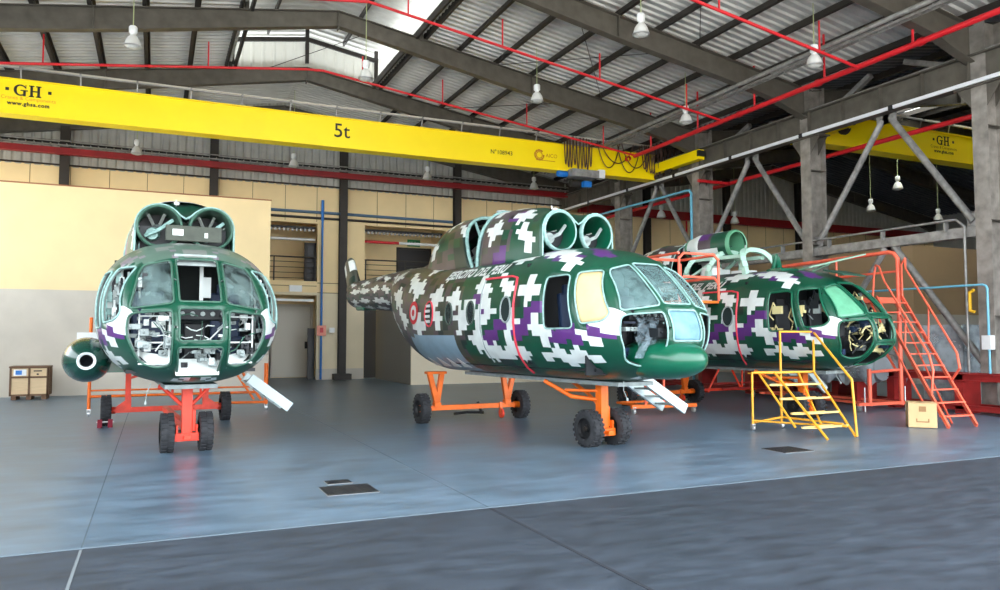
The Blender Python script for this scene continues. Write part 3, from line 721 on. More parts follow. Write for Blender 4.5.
def main_dolly(loc, rz, m, label, style, hw=1.15):
    t = thing('main_dolly', label, 'dolly', loc, rz)
    wr = .29
    for s in (-1,1):
        wheel(t, (s*hw,0,wr), wr, .19)
        MB().lathe([(0,-.1),(.07,-.1),(.07,.12),(0,.12)], (s*(hw-.05),0,wr), (1,0,0), 12).build('hub', m, t)
        mb = MB()
        if style == 1:
            mb.bar((s*.72,0,wr),(s*.72,0,1.03),.1,.1,(0,1,0)); mb.bar((s*.72,0,.9),(s*.35,0,1.02),.05,.05)
        else:
            mb.bar((s*.83-.13,0,.98),(s*.80,0,.36),.1,.09,(0,1,0)); mb.bar((s*.83+.13,0,.98),(s*.80,0,.36),.1,.09,(0,1,0)); mb.box((s*.83,0,1.0),(.42,.18,.05))
            mb.bar((s*.80,0,.3),(s*.80,0,.4),.14,.14,(0,1,0))
        mb.build('support_leg', m, t, bevel=.006)
    mb = MB(); mb.bar((-hw+.15,0,wr),(hw-.15,0,wr),.1,.1)
    mb.build('cross_beam', m, t, bevel=.006)
    if style == 1:
        for s in (-1,1):
            mb = MB(); mb.poly([(s*.95,-.06,.24),(s*.95,-.06,.34),(s*.66,-.06,.55),(s*.66,-.06,.24)], (0,.12,0)); mb.build('gusset', m, t)
    else:
        wheelb = MB().lathe([(0,-.02),(.1,-.02),(.1,.02),(0,.02)], (.62,-.1,.13), (1,0,0), 14); wheelb.build('jockey_wheel', REDOR, t)
        MB().bar((.62,-.1,.12),(.62,-.05,.36),.05,.04,(0,1,0)).build('jockey_fork', m, t)
        mb = MB(); mb.tube([(.4,.3,.12),(.1,.5,.12),(-.2,.5,.1)], .03, 6); mb.tube([(.35,.3,.12),(.28,.35,.35)], .03, 6); mb.build('tow_handle', BLACK, t)
    return t
nose_dolly((.47,12.49,0), .06, REDOR, 'red orange single strut dolly with two knobbly tyres under the nose of the first helicopter', 1)
main_dolly((.27,16.8,0), .06, REDOR, 'red orange two wheeled crossbeam dolly under the rear of the first helicopter', 1, 1.1)
nose_dolly((6.5,10.4,0), .135, ORANGE, 'orange single strut dolly with two tyres under the nose of the middle helicopter', 2)
main_dolly((6.03,14.65,0), .05, ORANGE, 'orange crossbeam dolly with V supports under the rear of the middle helicopter', 2, 1.12)
nose_dolly((12.5,12.05,0), .13, ORANGE, 'orange single strut dolly under the nose of the right helicopter behind the yellow stair', 2)
main_dolly((12.0,16.3,0), .1, ORANGE, 'orange crossbeam dolly with V supports under the rear of the right helicopter', 2, 1.15)
# wheel chock
t = thing('wheel_chock', 'small red wheel chock by the rear left tyre of the first helicopter', 'chock', (-.82,16.42,0))
for s in (-1,1): MB().poly([(s*.09-.04,-.09,0),(s*.09-.04,.09,0),(s*.09-.04,.0,.15)], (.08,0,0)).build('wedge', mat('chock_red', rgb(120,20,40), .5), t)
MB().tube([(-.15,0,.1),(.15,0,.1)], .012, 5).build('cord', WHITE, t)
# ------------------------------------------------------------------ crate, box
WOOD = mat('pale_plywood', rgb(214,186,146), .7, 0, .08, 3, stretch=(1,1,6))
WOODD = mat('dark_batten_wood', rgb(110,80,56), .7, 0, .15, 5)
t = thing('wooden_crate', 'pale plywood crate with dark battens against the cream wall at the far left', 'crate', (-3.12,24.9,0))
MB().box((0,0,.5),(.9,.7,.74)).build('panel', WOOD, t)
mb = MB()
for x in (-.44,0,.44): mb.box((x,-.36,.5),(.05,.03,.78))
for z in (.13,.62,.89): mb.box((0,-.36,z),(.93,.03,.05))
for y in (-.34,0,.34): mb.box((.46,y,.5),(.03,.07,.78))
mb.box((0,0,.9),(.96,.76,.04)); mb.build('batten', WOODD, t)
mb = MB()
for x in (-.36,0,.36): mb.box((x,0,.05),(.12,.7,.1))
mb.build('skid', WOODD, t)
MB().box((-.22,-.356,.75),(.3,.01,.17)).build('label_sheet', WHITE, t); MB().box((-.25,-.363,.75),(.15,.006,.12)).build('label_mark', BLUE, t)
MB().box((.2,-.356,.79),(.2,.01,.03)).build('stencil_bar', BLACK, t); MB().box((.2,-.356,.7),(.05,.01,.04)).build('stencil_mark', BLACK, t)
CARD = mat('plain_cardboard', rgb(206,172,124), .75, 0, .06, 4)
t = thing('cardboard_box', 'brown cardboard box on the floor beside the foot of the coral ladder', 'box', (13.38,10.0,0), -.8)
MB().box((0,0,.24),(.48,.4,.46)).build('carton', CARD, t, bevel=.006)
mb = MB(); mb.box((-.12,-.005,.475),(.235,.41,.008)); mb.box((.12,-.005,.475),(.235,.41,.008)); mb.build('flap', CARD, t)
MB().box((0,0,.482),(.05,.42,.004)).build('tape', mat('packing_tape', rgb(190,150,100), .3), t)
mb = MB(); mb.box((0,-.203,.12),(.22,.004,.02)); mb.box((-.1,-.203,.15),(.02,.004,.06)); mb.box((.1,-.203,.15),(.02,.004,.06)); mb.box((0,-.203,.36),(.12,.004,.1)); mb.build('print_mark', mat('print_brown', rgb(150,112,70), .7), t)
# floor manholes
MAN = mat('cast_iron_cover', rgb(40,46,54), .45, .4, .3, 30, .4)
for nm, q, l in (('floor_hatch', ((1.70,8.74),(2.27,8.86),(2.38,8.41),(1.74,8.24)), 'large dark rectangular floor hatch in front of the middle helicopter'),
    ('floor_hatch', ((1.83,9.02),(2.02,9.17),(2.19,9.12),(2.02,8.95)), 'small dark floor hatch just behind the large one'),
    ('floor_hatch', ((8.57,9.15),(9.19,9.11),(9.04,8.52),(8.47,8.55)), 'dark floor hatch in front of the yellow stair')):
    cx = sum(p[0] for p in q)/4; cy = sum(p[1] for p in q)/4
    w = .28 if 'small' in l else .56; d = .5 if w > .5 else .22
    t = thing(nm, l, 'floor hatch', (cx,cy,0))
    MB().box((0,0,.002),(w+.015,d+.015,.004)).build('hatch_frame', STEEL_L, t)
    mb = MB(); mb.box((0,0,.005),(w,d,.006))
    for k in range(int(w/.06)): mb.box((-w/2+.03+k*.06,0,.009),(.012,d*.9,.003))
    mb.build('hatch_plate', MAN, t)
# ------------------------------------------------------------------ yellow stair
t = thing('rolling_stair', 'yellow tube steps with four open treads in front of the right helicopter', 'stair', (10.08,10.93,0))
o = V3((10.08,10.93,0)); r = .022
def L(x, y, z): return V3((x,y,z))-o
P1, P2, P3, P4 = (10.08,10.93), (10.85,11.0), (11.6,10.9), (10.96,9.4)
mb = MB()
mb.tube([L(*P1,.12),L(*P1,1.07)], r); mb.tube([L(*P2,.12),L(*P2,1.82),L(P3[0],P3[1],1.82),L(P3[0],P3[1],1.04)], r)
mb.tube([L(P3[0],P3[1],1.82),L(P4[0]-.03,P4[1]+.05,.98),L(P4[0],P4[1],.02)], r)
mb.tube([L(*P1,1.06),L(*P2,1.05),L(*P3,1.05)], r); mb.tube([L(*P1,.18),L(10.6,10.3,.16),L(10.9,9.55,.18)], r*.9); mb.tube([L(*P1,.14),L(*P2,.2),L(10.98,9.7,.2)], r*.9)
mb.build('frame', YORAN, t)
TL, TR, BL, BR = V3((10.58,10.88,1.05)), V3((11.55,10.86,1.05)), V3((10.21,9.34,0.02)), V3((10.95,9.42,.02))
ML, MR = V3((10.75,10.9,1.05)), V3((11.6,10.9,1.05))
mb = MB(); mb.tube([TL-o,BL-o], r); mb.tube([TR-o,BR-o], r)
off = V3((-.28,.12,0)); mb.tube([TL+off-o,BL+off+V3((.05,.35,.16))-o], r*.9); mb.tube([TR+off-o,BR+off+V3((.0,.35,.16))-o], r*.9)
mb.build('stringer', YORAN, t)
for f in (.2,.42,.64,.84):
    a = TL.lerp(BL,f)-o; b = TR.lerp(BR,f)-o; q = off*.9
    mb = MB(); mb.bar(a, b, .04, .03); mb.bar(a+q, b+q, .04, .03)
    mb.add([a+V3((0,0,-.005)),b+V3((0,0,-.005)),b+q+V3((0,0,-.005)),a+q+V3((0,0,-.005)),a+V3((0,0,-.02)),b+V3((0,0,-.02)),b+q+V3((0,0,-.02)),a+q+V3((0,0,-.02))][0:8], [(0,1,2,3),(7,6,5,4),(0,4,5,1),(1,5,6,2),(2,6,7,3),(3,7,4,0)])
    mb.build('tread', mat('pale_yellow_tread', rgb(232,196,120), .5), t)
mb = MB(); mb.box((.8,.1,1.04),(1.5,.14,.02)); mb.build('deck_plate', YORAN, t)
caster(t, (0,0,.13), .055); caster(t, (.77,.07,.13), .055); 
# ------------------------------------------------------------------ coral ladder platform
t = thing('platform_ladder', 'tall coral orange ladder and work platform beside the right helicopter', 'ladder', (16.2,12.6,0))
o = V3((16.2,12.6,0))
mb = MB(); r = .03
zd = 2.66
mb.tube([L(16.2,12.6,.12),L(16.2,12.6,3.6),L(16.2,12.7,3.74),L(16.2,12.85,3.78),L(16.2,16.4,3.72)], .05)
mb.tube([L(15.2,12.65,.12),L(15.2,12.65,.98)], .05); mb.tube([L(15.2,12.65,.9),L(16.2,12.6,.95)], .035)
mb.tube([L(16.2,16.4,.12),L(16.2,16.4,3.72)], .04); mb.tube([L(16.2,14.4,2.7),L(16.2,14.4,3.74)], .03)
mb.tube([L(16.2,12.6,3.3),L(16.2,16.4,3.25)], r)
mb.build('guard_frame', CORAL, t)
mb = MB(); mb.bar(L(14.75,12.6,.17),L(16.45,12.6,.17),.07,.07); mb.bar(L(15.2,12.65,.17),L(15.6,16.4,.17),.06,.06); mb.bar(L(16.2,12.65,.17),L(16.2,16.4,.17),.06,.06); mb.bar(L(15.4,16.4,.17),L(16.4,16.4,.17),.06,.06)
mb.bar(L(16.2,12.7,.9),L(16.2,13.8,2.6),.04,.04); mb.build('base_frame', CORAL, t)
mb = MB(); mb.span(L(15.45,12.6,zd-.12),L(16.25,16.4,zd)); mb.build('deck', CORAL, t)
caster(t, tuple(L(14.8,12.6,.17)), .07); caster(t, tuple(L(16.2,16.3,.17)), .07)
for x in (15.0,16.35):
    MB().tube([L(x,12.62,.0),L(x,12.62,.55)], .015, 6).build('jack_screw', CHROME, t); 
TL, TR, BL, BR = V3((15.45,12.6,zd)), V3((16.2,12.5,zd)), V3((13.6,9.6,.02)), V3((14.4,9.6,.02))
mb = MB(); mb.bar(TL-o,BL-o,.035,.09); mb.bar(TR-o,BR-o,.035,.09)
bk = V3((.33,.5,0))
mb.tube([TL+bk-o+V3((0,0,0)),(BL+V3((.35,.55,.0)))-o], .022); mb.tube([TR+bk-o,(BR+V3((.0,.5,0)))-o], .022)
mb.build('stringer', CORAL, t)
for k in range(11):
    f = (k+.6)/11.4; a = TL.lerp(BL,f)-o; b = TR.lerp(BR,f)-o
    mb = MB(); mb.bar(a, b, .14, .022); mb.build('rung', CORAL, t)
up = V3((0,0,.9))
mb = MB()
a, b = TL-o, BL-o
mb.tube([a+V3((0,.1,0)),a+V3((0,.05,.55)),a+V3((-.03,-.03,.75)),a.lerp(b,.06)+V3((0,0,.86)),a.lerp(b,.15)+V3((0,0,.72)),a.lerp(b,.78)+V3((0,0,.78)),a.lerp(b,.83)+V3((0,0,.6)),a.lerp(b,.8)+V3((0,0,.05))], .024)
mb.tube([a.lerp(b,.45),a.lerp(b,.47)+V3((0,0,.75))], .018)
mb.build('handrail', CORAL, t)
a, b = TR-o, BR-o
mb = MB()
mb.tube([a+V3((0,0,.0)),a+V3((0,0,.8)),a+V3((0,-.1,.92)),a.lerp(b,.07)+V3((0,0,.85)),a.lerp(b,.55)+V3((.02,0,.82)),a.lerp(b,.78)+V3((0.02,0,.8)),a.lerp(b,.82)+V3((0,0,.6)),a.lerp(b,.72)+V3((0,0,.1))], .024)
mb.tube([a.lerp(b,.4),a.lerp(b,.42)+V3((0,0,.8))], .018)
mb.build('handrail', CORAL, t)
# ------------------------------------------------------------------ work platform between middle and right helicopter
t = thing('work_platform', 'red orange guard rails of a work platform between the middle and right helicopter', 'platform', (10.6,14.4,0))
o = V3((10.6,14.4,0))
mb = MB()
x0, x1, y0, y1 = 10.05, 11.1, 13.0, 14.3
for (x, y) in ((x0,y1-.05),(10.55,y1-.05)): mb.tube([L(x,y,.15),L(x,y,2.5)], .028)
for z in (3.0,3.5):
    mb.tube([L(x0,y0,z-.6 if z > 3.2 else z),L(x0,y0,z-.12),L(x0+.12,y0,z),L(x1-.12,y0,z),L(x1,y0,z-.12)][1 if z > 3.2 else 1:], .028)
    mb.tube([L(x1,y0,z-.12),L(x1,y0+.12,z),L(x1,y1,z),L(x0,y1,z),L(x0,y0,z)], .028)
for (x, y) in ((x0,y0),(x1,y0),(x1,y1),(x0,y1)): mb.tube([L(x,y,2.5),L(x,y,3.42)], .028)
mb.build('guard_rail', CORAL, t)
MB().span(L(x0,y0,2.45),L(x1,y1,2.5)).build('deck', ORANGE, t)
mb = MB(); mb.bar(L(9.7,14.3,.17),L(11.35,14.12,.17),.08,.08); mb.bar(L(x0,14.25,.17),L(x0,15.4,.17),.05,.05); mb.bar(L(x1,14.15,.17),L(x1,15.4,.17),.05,.05); mb.bar(L(x0,15.4,.17),L(x1,15.4,.17),.05,.05)
mb.bar(L(x0,14.25,.2),L(x0+.25,14.25,.6),.04,.04); mb.build('base_frame', ORANGE, t)
caster(t, tuple(L(9.75,14.28,.17)), .08); caster(t, tuple(L(11.3,14.15,.17)), .08)
# red stand under the right helicopter tail
t = thing('caster_stand', 'low red trestle on casters under the tail of the right helicopter', 'stand', (14.6,17.1,0))
o = V3((14.6,17.1,0))
mb = MB(); mb.bar(L(13.7,17.1,.25),L(15.9,17.1,.25),.07,.07); mb.tube([L(14.2,17.1,.27),L(14.75,17.1,1.1)], .03); mb.tube([L(15.35,17.1,.27),L(14.85,17.1,1.1)], .03); mb.tube([L(15.4,17.1,.27),L(15.4,17.1,1.1)], .03); mb.tube([L(14.6,17.1,1.1),L(15.5,17.1,1.1)], .035)
mb.bar(L(13.7,17.1,.25),L(13.7,16.5,.25),.05,.05); mb.build('frame', REDOR, t)
caster(t, tuple(L(13.8,17.1,.2)), .09); caster(t, tuple(L(15.8,17.1,.2)), .09)
# orange rail stand behind the first helicopter
t = thing('rail_stand', 'orange low rail stand on casters behind the first helicopter', 'stand', (.6,18.6,0))
o = V3((.6,18.6,0))
mb = MB()
mb.tube([L(-1.27,18.9,.13),L(-1.27,18.9,2.15)], .035); mb.tube([L(-1.27,18.9,.42),L(2.45,18.9,.42)], .03); mb.tube([L(-1.27,18.9,.55),L(2.2,18.9,.55)], .02)
mb.tube([L(1.0,17.6,.3),L(2.3,17.9,.26)], .03); mb.tube([L(1.7,18.4,1.15),L(2.25,18.2,.3)], .03); mb.tube([L(1.55,18.4,1.15),L(2.1,18.2,.3)], .025); mb.tube([L(2.45,18.9,.13),L(2.45,18.9,1.1)], .05)
mb.tube([L(2.3,17.9,.26),L(2.45,18.9,.4)], .03)
mb.build('frame', ORANGE, t)
caster(t, tuple(L(-1.27,18.9,.14)), .07); caster(t, tuple(L(2.45,18.9,.14)), .07)
MB().box(L(-1.3,18.8,1.68),(.46,.03,.28)).build('placard', WHITE, t)
# ------------------------------------------------------------------ long oxide red steel bench along the column row
t = thing('steel_trestle_bench', 'long low oxide red steel trestle bench along the right side', 'bench', (16.8,17,0))
o = V3((16.8,17,0))
mb = MB()
for x in (16.6,17.2):
    mb.ibeam(L(x,10.2,.82),L(x,25,.82),.16,.12,.02,.02); mb.ibeam(L(x,10.2,.14),L(x,25,.14),.12,.1,.02,.02)
mb.build('beam', BRICKR, t)
for y in (10.3,11.45,13.2,14.9,16.4,18.2,20.4,22.6,24.8):
    mb = MB(); mb.box(L(16.9,y,.45),(.62,.2,.9)); mb.build('leg', BRICKR, t)
mb = MB(); mb.span(L(16.58,13.0,.9),L(17.25,25,.92)); mb.build('top_plate', BRICKR, t)
mb = MB(); mb.bar(L(14.5,16.9,.28),L(16.6,17,.28),.05,.05); mb.bar(L(14.5,17.3,.4),L(16.6,17.4,.4),.05,.05); mb.build('side_rail', BRICKR, t)
# wrapped crate
FILM = glass('clear_stretch_film', rgb(210,224,232), .5, .15, .22, 3)
def crumple(o, amt, scale, lev=3):
    sd = o.modifiers.new('sub', 'SUBSURF'); sd.subdivision_type = 'SIMPLE'; sd.levels = lev; sd.render_levels = lev
    tx = bpy.data.textures.new('crumple', 'CLOUDS'); tx.noise_scale = scale; tx.noise_depth = 3
    d = o.modifiers.new('disp', 'DISPLACE'); d.texture = tx; d.strength = amt; d.mid_level = .5
t = thing('wrapped_crate', 'tall crate wrapped in clear plastic film behind the coral ladder', 'crate', (18.4,12.75,0))
MB().box((0,0,1.0),(.9,1.0,1.9)).build('cabinet', mat('pale_grey_box', rgb(170,178,182), .6), t)
o = MB().box((0,0,1.03),(.98,1.08,2.0)).build('plastic_film', FILM, t); crumple(o, .03, .3, 5)
mb = MB()
for x in (-.4,0,.4): mb.box((x,0,.05),(.1,1.0,.1))
mb.build('pallet_runner', WOODD, t)
# plastic sheet draped over parts on the bench
t = thing('draped_bundle', 'parts draped in crumpled clear plastic sheeting behind the nose of the right helicopter', 'bundle', (15.9,14.4,0))
MB().lathe([(0,-1.4),(.3,-1.35),(.38,-1),(.38,1),(.3,1.3),(0,1.35)], (.5,.2,.95), (0,1,0), 20).build('cylinder_case', mat('grey_case_paint', rgb(140,148,152), .5), t)
for y in (-.8,.9): MB().box((.5,.2+y,.3),(.7,.15,.6)).build('cradle', BRICKR, t)
mb = MB(); vs = []; nx, ny = 16, 34
for j in range(ny+1):
    for i in range(nx+1):
        a = math.pi*(i/nx)*1.15-.25; y = -1.55+3.1*j/ny
        R = .48+.05*math.sin(y*5+i)+.03*math.sin(i*3.1+j*1.3)
        x = .5-R*math.cos(a)*1.2; z = 1.0+R*math.sin(a)
        if math.sin(a) < .1: z -= .25+.12*math.sin(j*.9)
        vs.append((x,.2+y,z))
fs = [(j*(nx+1)+i,j*(nx+1)+i+1,(j+1)*(nx+1)+i+1,(j+1)*(nx+1)+i) for j in range(ny) for i in range(nx)]
mb.add(vs, fs, True); mb.build('plastic_sheet', FILM, t)

def lerp_tab(tab, x, k):
    if x <= tab[0][0]: return tab[0][k]
    for a, b in zip(tab, tab[1:]):
        if x <= b[0]:
            f = (x-a[0])/(b[0]-a[0]); return a[k]+(b[k]-a[k])*f
    return tab[-1][k]
TOP = [(0,.72),(.03,.86),(.08,.97),(.15,1.08),(.3,1.26),(.5,1.46),(.7,1.64),(.9,1.79),(1.1,1.90),(1.4,2.01),(1.8,2.09),(2.4,2.13),(6.0,2.16),(7.5,2.24),(8.8,2.3),(12.6,2.2)]
BOT = [(1.5,0),(6.2,0),(6.6,.05),(7.0,.15),(7.4,.33),(7.8,.6),(8.2,.9),(8.6,1.16),(9.0,1.27),(12.6,1.5)]
WID = [(1.9,1.23),(6.2,1.23),(6.8,1.21),(7.3,1.16),(7.7,1.07),(8.1,.88),(8.5,.67),(8.9,.52),(12.6,.36)]
EXP = [(0,2.2),(1.0,2.3),(2.0,2.5),(6.0,2.5),(8.8,2.0),(12.6,2.0)]
MID = [(0,.72),(.8,.9),(1.8,1.02),(6.0,1.05),(7.5,1.5),(8.8,1.78),(12.6,1.85)]
def section(t):
    if t < 1.9: w = 1.23*(1-(1-t/1.9)**2.6)**.5
    else: w = lerp_tab(WID, t, 1)
    if t < 1.5: zb = .72*(1-(1-(1-t/1.5)**2.2)**.5)
    else: zb = lerp_tab(BOT, t, 1)
    return max(w,1e-4), zb, lerp_tab(TOP,t,1), lerp_tab(MID,t,1), lerp_tab(EXP,t,1)
def implicit(t, y, z):
    w,zb,zt,zc,n = section(t)
    h = (zt-zc) if z > zc else (zc-zb)
    return (abs(y)/w)**n + (abs(z-zc)/max(h,1e-4))**n - 1
def side_y(t, z):
    w,zb,zt,zc,n = section(t)
    h = (zt-zc) if z > zc else (zc-zb)
    q = 1-(abs(z-zc)/h)**n
    return w*max(q,0)**(1/n)
def front_t(y, z):
    lo, hi = 0.0, 2.4
    if implicit(hi,y,z) > 0: return None
    for _ in range(40):
        m = (lo+hi)/2
        if implicit(m,y,z) > 0: lo = m
        else: hi = m
    return hi
# ------------------------------------------------------------------ helicopters
ZB = 1.04; NR = 84; T0 = 1.9
def ring_pts(t):
    w, zb, zt, zc, n = section(t)
    M = 360; raw = []
    for k in range(M+1):
        a = -math.pi/2-2*math.pi*k/M
        c, s = math.cos(a), math.sin(a)
        y = w*math.copysign(abs(c)**(2/n), c); h = (zt-zc) if s > 0 else (zc-zb)
        raw.append((y, zc+h*math.copysign(abs(s)**(2/n), s)))
    cum = [0]
    for a, b in zip(raw, raw[1:]): cum.append(cum[-1]+math.hypot(b[0]-a[0], b[1]-a[1]))
    out = []; k = 0
    for j in range(NR):
        L = cum[-1]*j/NR
        while k < M-1 and cum[k+1] < L: k += 1
        f = (L-cum[k])/max(cum[k+1]-cum[k], 1e-9)
        out.append((raw[k][0]+(raw[k+1][0]-raw[k][0])*f, raw[k][1]+(raw[k+1][1]-raw[k][1])*f))
    return out
TS = [.002,.012,.03,.055,.085,.12,.16,.2]+[.25+.05*i for i in range(19)]+[1.2+.1*i for i in range(115)]
TS = [t for t in TS if t <= 12.21]
RINGS = [ring_pts(t) for t in TS]
def arc_idx(t, z):
    R = min(zip(TS, RINGS), key=lambda q: abs(q[0]-t))[1]
    return min(range(NR//2+1), key=lambda j: abs(R[j][1]-z))
def loc3(y, t, z): return (y, t-T0, z+ZB)
def side_pt(s, t, z, off=0.):
    y = side_y(t, z)
    e = .01; dy_t = (side_y(t+e, z)-side_y(t-e, z))/(2*e); dy_z = (side_y(t, z+e)-side_y(t, z-e))/(2*e)
    n = V3((1, -dy_t, -dy_z)).normalized()
    return (s*(y+n.x*off), t-T0+n.y*off, z+ZB+n.z*off)
def front_pt(y, z, off=0.):
    t = front_t(y, z)
    if t is None: t = 1.9
    e = .015
    a, b = front_t(y+e, z), front_t(y-e, z); c, d = front_t(y, z+e), front_t(y, z-e)
    gy = (a-b)/(2*e) if a is not None and b is not None else 0; gz = (c-d)/(2*e) if c is not None and d is not None else 0
    n = V3((gy, -1, gz)).normalized()
    return (y+n.x*off, t-T0+n.y*off, z+ZB+n.z*off)
def arc_pt(s, t, L, off=.008):
    # point on the skin at arc length L above the belly centre line
    R = ring_pts(t); prev = R[0]; acc = 0
    for q in R[1:]:
        d = math.hypot(q[0]-prev[0], q[1]-prev[1])
        if acc+d >= L:
            f = (L-acc)/d; y = prev[0]+(q[0]-prev[0])*f; z = prev[1]+(q[1]-prev[1])*f
            ny, nz = -(q[1]-prev[1]), (q[0]-prev[0])
            m = math.hypot(ny, nz); ny, nz = ny/m, nz/m
            return (-s*(y+ny*off) if s > 0 else y+ny*off, t-T0, z+nz*off+ZB)
        acc += d; prev = q
    return (prev[0], t-T0, prev[1]+ZB)
def round_poly(pts, r, seg=5):
    out = []; n = len(pts)
    for i in range(n):
        p = V3((*pts[i],0)); a = V3((*pts[i-1],0)); b = V3((*pts[(i+1) % n],0))
        rr = r[i] if isinstance(r, (list,tuple)) else r
        rr = min(rr, (a-p).length*.45, (b-p).length*.45)
        p0 = p+(a-p).normalized()*rr; p1 = p+(b-p).normalized()*rr
        for k in range(seg+1):
            f = k/seg; q = p0*(1-f)**2+p*2*f*(1-f)+p1*f*f; out.append((q.x, q.y))
    return out
def densify(pts, d=.06):
    out = []; n = len(pts)
    for i in range(n):
        a, b = pts[i], pts[(i+1) % n]; k = max(1, int(math.hypot(b[0]-a[0], b[1]-a[1])/d))
        for j in range(k): out.append((a[0]+(b[0]-a[0])*j/k, a[1]+(b[1]-a[1])*j/k))
    return out
def lobe_curve(n, yc=.385, zc=2.42, r=.35):
    raw = [(yc+r,1.85),(yc+r,zc-.05)]+[(yc+r*math.cos(math.radians(a)), zc+r*math.sin(math.radians(a))) for a in range(0,146,5)]+[(0.0,zc+.14)]
    raw += [(-y, z) for y, z in raw[::-1][1:]]
    cum = [0]
    for a, b in zip(raw, raw[1:]): cum.append(cum[-1]+math.hypot(b[0]-a[0], b[1]-a[1]))
    out = []; k = 0
    for j in range(n+1):
        L = cum[-1]*j/n
        while k < len(raw)-2 and cum[k+1] < L: k += 1
        f = (L-cum[k])/max(cum[k+1]-cum[k], 1e-9); out.append((raw[k][0]+(raw[k+1][0]-raw[k][0])*f, raw[k][1]+(raw[k+1][1]-raw[k][1])*f))
    return out
LOBE = lobe_curve(34)
def inside(p, poly):
    x, y = p; c = False; n = len(poly)
    for i in range(n):
        x1, y1 = poly[i]; x2, y2 = poly[(i+1) % n]
        if (y1 > y) != (y2 > y) and x < (x2-x1)*(y-y1)/(y2-y1)+x1: c = not c
    return c
def nearest(p, poly):
    best = None
    for i in range(len(poly)):
        a, b = poly[i], poly[(i+1) % len(poly)]
        dx, dy = b[0]-a[0], b[1]-a[1]; L = dx*dx+dy*dy
        f = 0 if L == 0 else max(0, min(1, ((p[0]-a[0])*dx+(p[1]-a[1])*dy)/L))
        q = (a[0]+dx*f, a[1]+dy*f); d = (q[0]-p[0])**2+(q[1]-p[1])**2
        if best is None or d < best[0]: best = (d, q)
    return best[1]
# window outlines
WS = [(.33,1.12),(.85,1.04),(.72,1.58),(.66,1.66),(.33,1.74)]
OPEN = {
 'upper_middle_pane': ('f', round_poly([(-.26,1.14),(.26,1.14),(.27,1.76),(-.27,1.76)], .04)),
 'left_windscreen': ('f', round_poly([(-x,z) for x, z in WS], .06)),
 'right_windscreen': ('f', round_poly(WS, .06)),
 'nose_middle_pane': ('f', round_poly([(-.27,.62),(.27,.62),(.27,1.05),(-.27,1.05)], .05)),
 'nose_lower_pane': ('f', round_poly([(-.25,.14),(.25,.14),(.28,.54),(-.28,.54)], .06)),
 'left_nose_pane': ('f', round_poly([(-.35,.3),(-.35,1.02),(-.86,.98),(-.88,.7),(-.72,.34),(-.5,.26)], [.05,.05,.1,.14,.2,.1])),
 'right_nose_pane': ('f', round_poly([(.35,.3),(.35,1.02),(.86,.98),(.88,.7),(.72,.34),(.5,.26)], [.05,.05,.1,.14,.2,.1])),
}
for nm, s in (('left',-1),('right',1)):
    OPEN[nm+'_pilot_window'] = ('s', round_poly([(.93,1.64),(1.24,1.62),(1.0,.86),(.66,.9),(.57,1.0)], .06), s)
    OPEN[nm+'_side_window'] = ('s', round_poly([(1.34,1.6),(1.8,1.58),(1.76,.8),(1.13,.8)], [.1,.06,.06,.1]), s)
# camouflage
C_W = rgb(226,232,228); C_G = rgb(6,74,52); C_P = rgb(92,44,118); C_O = rgb(72,74,64); C_B = rgb(78,66,74); C_D = rgb(14,44,38); C_GR = rgb(140,168,184)
STAMPS = [["..##..","..##..","######","######","..##..","..#..."],
 [".##...",".##...","#####.",".#####","...##.","...##."],
 ["...#..","..###.","#####.",".#####","..##..","..#..."],
 ["..##....","..#####.","########",".######.","...##..."],
 ["##....",".##...",".####.","..####","...##.","...#.."],
 ["..#...","..##..","####..","..####","..##..",".##..."]]
BIG = ["....##......","...####.....","..#########.","############","..########..","....####....","....##......"]
WIDE = ["....#...#...","...###.###..","############","##..#####.##",".....##....."]
PAINT = {}
C_F1 = rgb(132,138,132); C_F2 = rgb(92,118,104); C_F3 = rgb(140,130,140)
def stamp(t, z, rows, col, flip=False, dv=0, du=0):
    u0 = int(t/.1); v0 = arc_idx(t, z)+dv
    h = len(rows)
    for r, row in enumerate(rows):
        for c, ch in enumerate(row):
            if ch == '#':
                cc = c-len(row)//2
                if flip: cc = -cc
                PAINT[(u0-cc+du, v0+(h//2-r))] = col
P_ = [["..####","######","####.."],["####..","######","..####","...##."]]
for t, z, k in ((1.18,.66,1),(1.94,1.05,0),(2.54,.66,1),(3.38,.63,0),(.6,.72,0),(3.5,1.13,1),(1.35,1.96,1),(1.68,1.88,0),(1.3,.62,0),(2.9,.9,0),(2.3,.75,0),(2.2,1.95,1)):
    stamp(t, z, P_[k], C_P)
W_ = [(2.12,1.31,0),(1.81,.72,1),(.55,.81,3),(2.61,.85,5),(3.44,.4,4),(3.73,.5,2),(3.71,.93,1),(3.31,1.05,5),(2.82,1.42,4),(4.08,1.01,0),(4.56,1.22,2),(2.53,.36,4),(3.59,1.42,1),(2.9,1.97,3),(2.0,1.97,3),(1.58,1.78,1),(5.23,1.38,2),(5.2,.95,1),(6.77,.97,4),(6.17,1.55,2),(4.3,.93,5),(5.9,.8,0),(7.1,1.4,2),(7.3,.8,1),(6.6,1.75,4),(6.1,2.0,2),(7.7,1.9,5),(7.9,1.2,3)]
for t, z, k in W_: stamp(t, z, STAMPS[k], C_W)
stamp(1.32,.38, WIDE, C_W); stamp(3.0,.36, WIDE[:4], C_W); stamp(.5,.95, ["####","####","##.."], C_W)
stamp(.8,.6, ["##..",".###","..##"], C_W); stamp(.35,.62,["##.",".##"], C_W)
for s_ in (0,): 
    for u in range(3,9):
        for v in (1,2,3): 
            if (u+v) % 3: PAINT[(u, v)] = C_W
rr = random.Random(5)
t = 8.0
